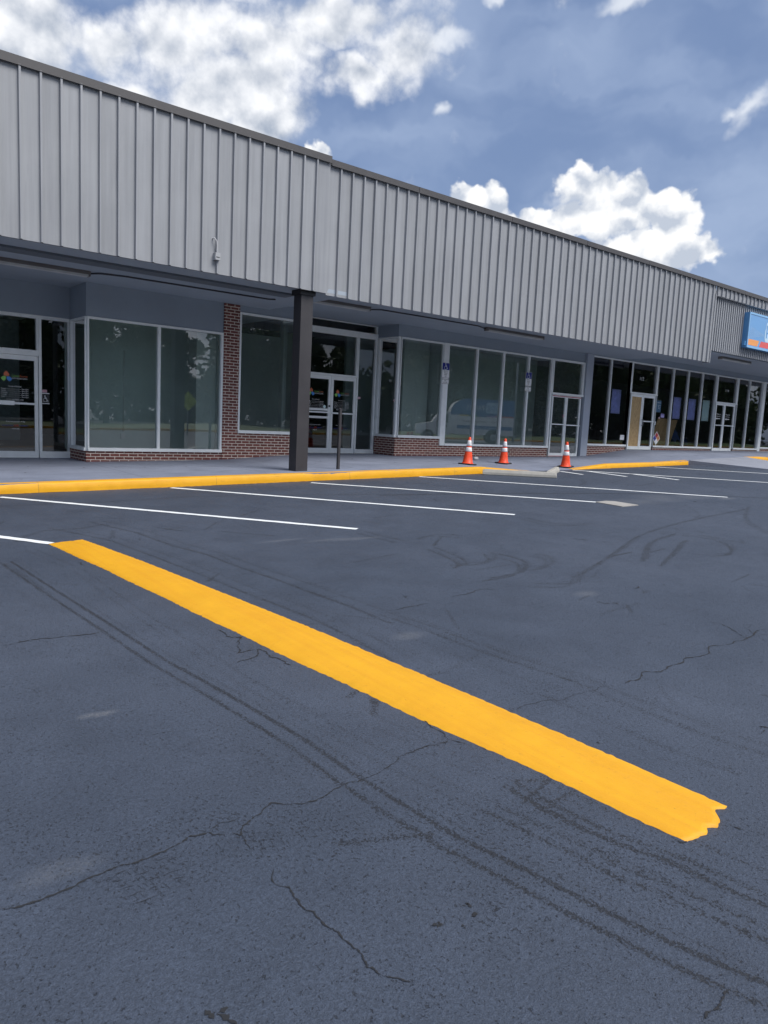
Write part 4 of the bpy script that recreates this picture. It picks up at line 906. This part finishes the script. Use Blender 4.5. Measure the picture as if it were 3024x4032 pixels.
# ================================================================== WHAT THE WINDOWS REFLECT (behind the camera)
def truck():
    t = bpy.data.objects.new('box_truck', None); COL.objects.link(t)
    tag(t, 'white and blue paint delivery truck with rounded box front and colour stripe', 'truck')
    z0 = .55; Lb = 4.35; H = 2.42; w = 2.1
    # local: x runs rear(0) to front, y = 0 is the near side, y = +w the far side (side view faces -y)
    prof = [(0, z0), (Lb, z0), (Lb, z0+1.55), (Lb-.02, z0+1.75), (Lb-.25, z0+2.1), (Lb-.6, z0+2.3), (Lb-1.0, z0+H), (0, z0+H)]
    wheel_c = 1.35
    body = MB().extrude([(a, 0, b) for a, b in prof], (0, w, 0)); bo = link('cargo_box', body, 'body_white', t)
    blue = [(0, z0+1.3), (Lb, z0+1.3), (Lb, z0+1.55), (Lb-.02, z0+1.75), (Lb-.25, z0+2.1), (Lb-.6, z0+2.3), (Lb-1.0, z0+H), (0, z0+H)]
    link('blue_panel', MB().extrude([(a, -.006, b) for a, b in blue], (0, .005, 0)), 'body_blue', bo)
    mb = MB()
    for i, mi in enumerate((0, 0, 1, 2, 3, 4)): mb.quad((.0+i*.62, -.008, z0+1.24), (.6+i*.62, -.008, z0+1.24), (.68+i*.62, -.008, z0+1.34), (.08+i*.62, -.008, z0+1.34), mi)
    link('colour_stripe', mb, ['c_red', 'c_purple', 'body_blue', 'green', 'ystripe'], bo)
    link('lower_stripe', MB().box(.05, 3.9, -.006, -.001, z0+.38, z0+.62), 'body_blue', bo)
    logo_ = rrect(1.0, 1.95, z0+1.5, z0+2.22, .12, -.012, -.0065); link('logo', logo_, 'face_light', bo)
    k = [('ppg', 1.08, 1.88, z0+1.82, .3, 0), ]
    # seen from -y with +x toward the front on the left: letters run from rear to front mirrored, so flip
    def flip(mb, xa, xb): mb.v = [(xa+xb-x, y, z) for x, y, z in mb.v]; mb.f = [f[::-1] for f in mb.f]; return mb
    TX = lambda st, xa, xb, zb, h, y: text_mb([(st, xa, xb, zb, h, y, 0)])
    link('lettering', TX('ppg', 1.08, 1.88, z0+1.72, .30, -.014), 'cabinet', bo); link('lettering', TX('PAINTS', 2.1, 3.3, z0+1.68, .33, -.010), 'lettering', bo)
    link('lettering', TX('Residential • Commercial • Industrial', .8, 3.5, z0+.85, .13, -.004), 'ink', bo); link('lettering', TX('Because Every Job Matters', 1.2, 3.3, z0+.45, .10, -.0075), 'lettering', bo)
    cab = [(Lb, .45), (Lb+2.3, .45), (Lb+2.35, .75), (Lb+2.3, 1.1), (Lb+1.25, 1.3), (Lb+.75, 1.95), (Lb+.35, 2.05), (Lb, 2.05)]
    co = link('cab', MB().extrude([(a, .12, b) for a, b in cab], (0, w-.24, 0)), 'body_white', t)
    link('window', MB().extrude([(Lb+.15, .105, 1.3), (Lb+1.0, .105, 1.3), (Lb+.62, .105, 1.88), (Lb+.15, .105, 1.9)], (0, .01, 0)), 'black', co); link('handle', MB().box(Lb+.2, Lb+.32, .09, .115, 1.0, 1.1), 'black', co)
    for i, x in enumerate((wheel_c, Lb+1.5)):
        for y in (-.01, w-.25):
            wo = link('wheel', MB().lathe([(.0, 0), (.30, 0), (.38, .03), (.39, .12), (.38, .23), (.3, .26), (0, .26)], n=28).xform(lambda p, x=x, y=y: (x+p[0], y+p[2], .39+p[1])), 'rubber', t)
            link('rim', MB().lathe([(.0, -.004), (.2, -.004), (.23, -.012), (.0, .02)], n=20).xform(lambda p, x=x, y=y: (x+p[0], y+p[2], .39+p[1])), 'chrome', wo)
    link('wheel_arch', MB().add([(wheel_c+.56*math.cos(a), -.004, .42+.56*math.sin(a)) for a in np.linspace(0, math.pi, 16)], [tuple(range(16))]), 'black', t)
    link('rear_frame', MB().box(-.35, -.02, .3, 1.8, z0-.1, z0+.05).box(-.04, -.001, .0, w, z0, z0+H), 'alum_dark', t)
    return t
TK = truck()
# place: local +x (rear to front) along d, local -y facing the shop front; local frame mirrored handed with d pointing left as seen from the shop
rear, front = np.array([38.85, -17.8]), np.array([35.46, -20.5]); d = (front-rear)/np.linalg.norm(front-rear)
side = np.array([-d[1], d[0]])            # left of travel
# shop side is the right of travel: local -y must map to -side => local y = side
TK.matrix_world = Matrix(((d[0], side[0], 0, rear[0]), (d[1], side[1], 0, rear[1]), (0, 0, 1, float(lot_z(37, -19))), (0, 0, 0, 1)))

mb = MB(); gxx = np.linspace(-60, 140, 60); gyy = np.linspace(-40, -29, 10); vs = [(x, y, float(lot_z(min(x, 30), -30))+.13+.35*math.exp(-((y+35)/3)**2)*(.5+.5*math.sin(x*.31))) for y in gyy for x in gxx]
o = link('grass_verge', mb.add(vs, [(j*60+i, j*60+i+1, (j+1)*60+i+1, (j+1)*60+i) for j in range(9) for i in range(59)], 0, True), 'grass'); o['kind'] = 'structure'
mb = MB()
for i in range(59): mb.box(gxx[i], gxx[i+1]-.001, -29.0, -28.8, -.2, float(lot_z(min(gxx[i], 30), -30))+.16)
o = link('kerb', mb, 'kerb_yellow'); o['kind'] = 'structure'
def crown_mesh(seed, mat, R=4.2, n=5200):
    rg = np.random.default_rng(seed); cl = rg.normal(0, 1, (26, 3)); cl /= np.linalg.norm(cl, axis=1)[:, None]; cl *= (rg.uniform(.35, 1, (26, 1))**.6)*np.array([R*.85, R*.85, R*.75]); cr = rg.uniform(.9, 1.7, 26)*R/4.2
    idx = rg.integers(0, 26, n); p = rg.normal(0, 1, (n, 3)); p /= np.linalg.norm(p, axis=1)[:, None]; p = cl[idx]+p*(cr[idx]*rg.uniform(.5, 1.05, n)**.5)[:, None]
    a = rg.normal(0, 1, (n, 3)); a /= np.linalg.norm(a, axis=1)[:, None]; b = np.cross(a, rg.normal(0, 1, (n, 3))); b /= np.linalg.norm(b, axis=1)[:, None]; s = rg.uniform(.16, .34, (n, 1))
    V_ = np.stack([p-a*s, p+b*s*.6, p+a*s, p-b*s*.6], 1).reshape(-1, 3); F_ = np.arange(n*4).reshape(-1, 4)
    me = bpy.data.meshes.new('crown'); me.from_pydata(V_.tolist(), [], F_.tolist()); me.materials.append(M[mat]); return me
CROWN = [crown_mesh(11, 'leaf_a'), crown_mesh(12, 'leaf_b'), crown_mesh(13, 'leaf_a', 4.6)]
def trunk_mesh(seed, h):
    rg = np.random.default_rng(seed); mb = MB(); mb.tube([(0, 0, -.3), (.05, .02, h*.35), (-.05, .08, h*.7), (.1, 0, h)], [.3, .24, .18, .1], 9)
    for k in range(6): a = rg.uniform(0, 6.28); z = h*rg.uniform(.5, .85); L = rg.uniform(2, 3.5); mb.tube([(0, 0, z), (math.cos(a)*L*.5, math.sin(a)*L*.5, z+L*.35), (math.cos(a)*L, math.sin(a)*L, z+L*.6)], [.12, .08, .03], 6)
    return link('trunk', mb, 'bark')
TRK = [trunk_mesh(i, 8.) for i in range(3)]
TREE_M = [o.data for o in TRK]
for o in TRK: bpy.data.objects.remove(o)
for i in range(30):
    x = -24+i*5.8+RNG.uniform(-2, 2); y = -44-RNG.uniform(0, 9)-(8 if i % 3 == 0 else 0); s = RNG.uniform(.70, 1.02)+(.25 if x > 58 else 0); k = i % 3
    t = thing('tree', (x, y, .2), 'leafy broad green tree in the row behind the grass verge across the lot', 'tree', 'trees across the parking lot')
    t.scale = (s, s, s*RNG.uniform(.9, 1.15)); t.rotation_euler = (0, 0, RNG.uniform(0, 6.28))
    a = bpy.data.objects.new('trunk', TREE_M[k]); COL.objects.link(a); a.parent = t
    b = bpy.data.objects.new('crown', CROWN[k]); COL.objects.link(b); b.parent = t; b.location = (0, 0, 8.2)
    c = bpy.data.objects.new('lower_crown', CROWN[(k+1) % 3]); COL.objects.link(c); c.parent = t; c.location = (0, 0, 4.6); c.scale = (1.05, 1.05, .8)
n = 26000; rg = np.random.default_rng(3); x = rg.uniform(-70, 170, n); z = 7.6*rg.uniform(0, 1, n)**.8*(.72+.2*np.sin(x*.31)+.14*np.sin(x*.83)+.1*np.sin(x*2.1))*np.where(x > 58, 1.45, 1.08); y = -58-rg.uniform(0, 5, n)
p = np.stack([x, y, z], 1); a = rg.normal(0, 1, (n, 3)); a /= np.linalg.norm(a, axis=1)[:, None]; b = np.cross(a, rg.normal(0, 1, (n, 3))); b /= np.linalg.norm(b, axis=1)[:, None]; sz = rg.uniform(.3, .75, (n, 1))
wv = np.stack([p-a*sz, p+b*sz*.7, p+a*sz, p-b*sz*.7], 1).reshape(-1, 3); me = bpy.data.meshes.new('woods'); me.from_pydata(wv.tolist(), [], np.arange(n*4).reshape(-1, 4).tolist()); me.materials.append(M['leaf_b'])
o = bpy.data.objects.new('woods', me); COL.objects.link(o); o['kind'] = 'stuff'; tag(o, 'dense green woods closing off the far side of the lot', 'woods')
v = ray(743, 1580); q = CAM+v*40; px_, py_ = q[0], -q[1]
t = thing('pedestrian_sign', (px_, py_, .3), 'yellow green diamond crossing sign on a post across the lot', 'road sign')
link('post', MB().box(px_-.03, px_+.03, py_-.03, py_+.03, .2, q[2]+.3), 'alum_dark', t); link('sign_plate', MB().extrude([(px_, py_+.04, q[2]+.5), (px_-.5, py_+.04, q[2]), (px_, py_+.04, q[2]-.5), (px_+.5, py_+.04, q[2])], (0, .01, 0)), paint('warning_yellow', (.5, .62, .03), .5), t)
t = thing('street_light', (46, -24, .3), 'tall grey street light with two curved arms across the lot', 'street light')
link('pole', MB().tube([(46, -24, .2), (46, -24, 8.2)], [.1, .07], 10), 'alum_dark', t)
for s in (-1, 1):
    arm = link('arm', MB().tube([(46, -24, 8.0), (46+s*.8, -24, 8.5), (46+s*2.2, -24, 8.75)], .04, 8), 'alum_dark', t); link('lamp_head', MB().box(46+s*2.2, 46+s*2.9, -24.12, -23.88, 8.66, 8.8), 'alum_dark', arm)

# ================================================================== SKY
w = bpy.data.worlds.new('World'); S.world = w; w.use_nodes = True; w.node_tree.nodes.clear(); N = NT(w.node_tree)
SUN_EL, SUN_AZ = 52., 160.                 # azimuth clockwise from +Y: a veiled sun behind the camera, to the right
sky = N.node('ShaderNodeTexSky'); sky.sky_type = 'NISHITA'; sky.sun_disc = False; sky.sun_elevation = R_(SUN_EL); sky.sun_rotation = R_(SUN_AZ)
sky.air_density = 1.0; sky.dust_density = 1.2; sky.ozone_density = 1.6
D = N.node('ShaderNodeTexCoord').outputs['Generated']
D = N.vm('NORMALIZE', D)
warp = N.vm('SUBTRACT', N.noise(D, 9, 4, .6, out=1), (.5, .5, .5))
warp2 = N.vm('SUBTRACT', N.noise(D, 34, 3, .6, out=1), (.5, .5, .5))
Dw = N.vm('ADD', N.vm('ADD', D, N.vm('SCALE', warp, .075)), N.vm('SCALE', warp2, .022))
UP = np.array([0, 0, 1.])
# a plane tangent to the sky ahead gives each cloud bank its place and size (world directions only)
PXW = float(1591)
den = N.m('MAXIMUM', N.dot(Dw, tuple(ROT[:, 2])), .05); cbn = N.node('ShaderNodeCombineXYZ')
N.put(cbn.inputs[0], N.m('DIVIDE', N.dot(Dw, tuple(ROT[:, 0])), den)); N.put(cbn.inputs[1], N.m('DIVIDE', N.dot(Dw, tuple(ROT[:, 1])), den)); PL = cbn.outputs[0]
def blob(px, py, rx, ry, rot=0.):
    u, v = (px-829.5)/PXW, (py-1106)/PXW; a = R_(-rot); ca, sa = math.cos(a), math.sin(a); kx, ky = PXW/rx, PXW/ry
    if rot == 0.:
        q = N.node('ShaderNodeVectorMath', operation='MULTIPLY_ADD'); N.put(q.inputs[0], PL); q.inputs[1].default_value = (kx, ky, 0); q.inputs[2].default_value = (-u*kx, -v*ky, 0); q = q.outputs[0]
    else:
        m_ = N.node('ShaderNodeMapping', vector_type='POINT'); N.put(m_.inputs[0], N.vm('SUBTRACT', PL, (u, v, 0))); m_.inputs[2].default_value = (0, 0, -a)
        q = N.vm('MULTIPLY', m_.outputs[0], (kx, ky, 0))
    return N.vm('LENGTH', q, None, 1)
def union(bl):
    o = bl[0]
    for b_ in bl[1:]: o = N.m('MINIMUM', o, b_)
    return N.m('MULTIPLY', N.m('MAXIMUM', N.m('SUBTRACT', 1.25, o), 0.), N.m('GREATER_THAN', N.dot(D, tuple(ROT[:, 2])), .2))
CU = union([blob(*b) for b in ((1035, 425, 85, 50), (1085, 470, 75, 40), (1160, 470, 80, 40), (1285, 405, 85, 55), (1340, 455, 130, 85), (1455, 465, 85, 75), (1400, 540, 150, 60), (1500, 545, 95, 38, 20), (1245, 470, 90, 50), (692, 322, 55, 32), (1060, 560, 120, 50))])
CT = union([blob(*b) for b in ((50, 70, 190, 150), (230, 90, 190, 100), (400, 90, 170, 130), (445, 200, 150, 95), (560, 235, 120, 85), (610, 100, 130, 100), (730, 30, 220, 90), (870, 120, 120, 115), (770, 160, 110, 70), (250, 200, 160, 70), (330, 255, 210, 80), (80, 190, 200, 110), (560, 190, 110, 90), (-150, 60, 250, 300), (500, -120, 600, 130)  )])
CW = union([blob(*b) for b in ((1620, 245, 95, 34, 48), (1585, 250, 50, 24, -30), (1345, 12, 70, 30, 20), (1060, 2, 40, 22), (950, 85, 75, 28), (946, 238, 34, 22, 15), (1265, 410, 90, 30, 20))])
f1 = N.noise(D, 17, 6, .6); bil = N.vor(N.vm('ADD', D, N.vm('SCALE', warp, .05)), 30, 'F1', 0); bil2 = N.vor(N.vm('ADD', D, N.vm('SCALE', warp2, .03)), 75, 'F1', 0)
puff = N.m('ADD', N.m('MULTIPLY', N.m('SUBTRACT', .42, bil), .75), N.m('MULTIPLY', N.m('SUBTRACT', .42, bil2), .4))
L = np.array([math.sin(R_(SUN_AZ)), math.cos(R_(SUN_AZ)), 1.2]); L = np.array([-.35, -.2, .9]); L /= np.linalg.norm(L)
Doff = N.vm('ADD', D, tuple(L*.016)); f2 = N.noise(Doff, 17, 4, .6); bo = N.vor(N.vm('ADD', Doff, N.vm('SCALE', warp, .05)), 30, 'F1', 0)
slope = N.m('ADD', N.m('MULTIPLY', N.m('SUBTRACT', f1, f2), 2.2), N.m('MULTIPLY', N.m('SUBTRACT', bo, bil), 1.2))
fn = N.m('SUBTRACT', f1, .5)
dCU = N.m('ADD', N.m('ADD', CU, N.m('MULTIPLY', fn, .9)), N.m('MULTIPLY', puff, .55))
aCU = N.mr(dCU, .26, .54, 0, 1, True)
fb = N.m('SUBTRACT', N.noise(D, 7.5, 7, .62), .5)
fb2 = N.m('SUBTRACT', N.noise(N.vm('ADD', D, tuple(L*.03)), 7.5, 5, .55), .5)
slopeT = N.m('ADD', N.m('MULTIPLY', N.m('SUBTRACT', fb, fb2), 2.3), N.m('MULTIPLY', slope, .5))
dCT = N.m('ADD', N.m('ADD', N.m('MULTIPLY', CT, .95), N.m('MULTIPLY', fb, 1.75)), N.m('MULTIPLY', puff, .35))
aCT = N.mr(dCT, .14, .84, 0, .97, True)
dCW = N.m('ADD', CW, N.m('MULTIPLY', fb, 1.6)); aCW = N.mr(dCW, .2, 1.1, 0, .8, True)
cir = N.noise(N.vm('MULTIPLY', N.vm('ADD', D, N.vm('SCALE', warp, .1)), (2., 2., 7.)), 2.0, 3, .5)
aCI = N.mr(cir, .34, .78, .04, .42, True)
# cloud cover elsewhere round the horizon
F_ = ROT[:, 2]; away = N.mr(N.dot(D, tuple(F_)), .78, .62)
aAW = N.m('MULTIPLY', N.mr(N.m('ADD', N.noise(D, 3.2, 4, .6), N.m('MULTIPLY', puff, .1)), .42, .64, 0, 1, True), away)
skyc = N.mix(1., sky.outputs[0], (.05, .05, .052), 'MULTIPLY')
skyc = N.mix(.6, skyc, (.150, .222, .395))
STR = .1
thick = N.mr(dCT, .6, 1.7)
litT = N.mr(N.m('ADD', slopeT, N.m('MULTIPLY', N.m('SUBTRACT', thick, .45), -.34)), -.44, .36, 0, 1)
colT = N.mix(litT, (.27, .31, .38), (.67, .68, .70))
litU = N.mr(slope, -.42, .25, 0, 1); colU = N.mix(litU, (.36, .40, .47), (.69, .695, .70))
c = N.mix(aCI, skyc, (.37, .445, .58)); c = N.mix(aAW, c, (.72, .75, .82)); c = N.mix(aCT, c, colT); c = N.mix(aCW, c, (.56, .59, .64)); c = N.mix(aCU, c, colU)
w.cycles.sampling_method = 'MANUAL'; w.cycles.sample_map_resolution = 512
bg = N.node('ShaderNodeBackground'); N.put(bg.inputs[0], N.vm('SCALE', c, 8.5)); bg.inputs[1].default_value = STR
wo = N.node('ShaderNodeOutputWorld'); N.l.new(bg.outputs[0], wo.inputs[0])

sd = bpy.data.lights.new('sun', 'SUN'); sd.energy = 2.1; sd.angle = R_(30); sd.color = (1, .965, .92)
so = bpy.data.objects.new('sun', sd); COL.objects.link(so)
az, el = R_(SUN_AZ), R_(SUN_EL); dirv = Vector((math.sin(az)*math.cos(el), math.cos(az)*math.cos(el), math.sin(el)))
so.rotation_euler = (-dirv).to_track_quat('-Z', 'Y').to_euler(); so.location = dirv*60

# ================================================================== CAMERA
cd = bpy.data.cameras.new('camera'); co = bpy.data.objects.new('camera', cd); COL.objects.link(co)
cd.sensor_fit = 'VERTICAL'; cd.sensor_height = 36; cd.lens = FPX/4032*36; cd.clip_end = 3000; cd.clip_start = .05
r, u, b_ = ROT[:, 0], -ROT[:, 1], -ROT[:, 2]
co.matrix_world = Matrix(((r[0], u[0], b_[0], CAM[0]), (r[1], u[1], b_[1], CAM[1]), (r[2], u[2], b_[2], CAM[2]), (0, 0, 0, 1)))
S.camera = co
S.view_settings.view_transform = 'Standard'; S.view_settings.look = 'None'; S.view_settings.exposure = 0.85; S.view_settings.gamma = 1
S.cycles.use_denoising = True; S.cycles.denoising_prefilter = 'ACCURATE'; S.cycles.denoising_input_passes = 'RGB_ALBEDO_NORMAL'; S.cycles.sample_clamp_indirect = 4.; S.cycles.max_bounces = 8; S.cycles.transparent_max_bounces = 12; S.cycles.diffuse_bounces = 3
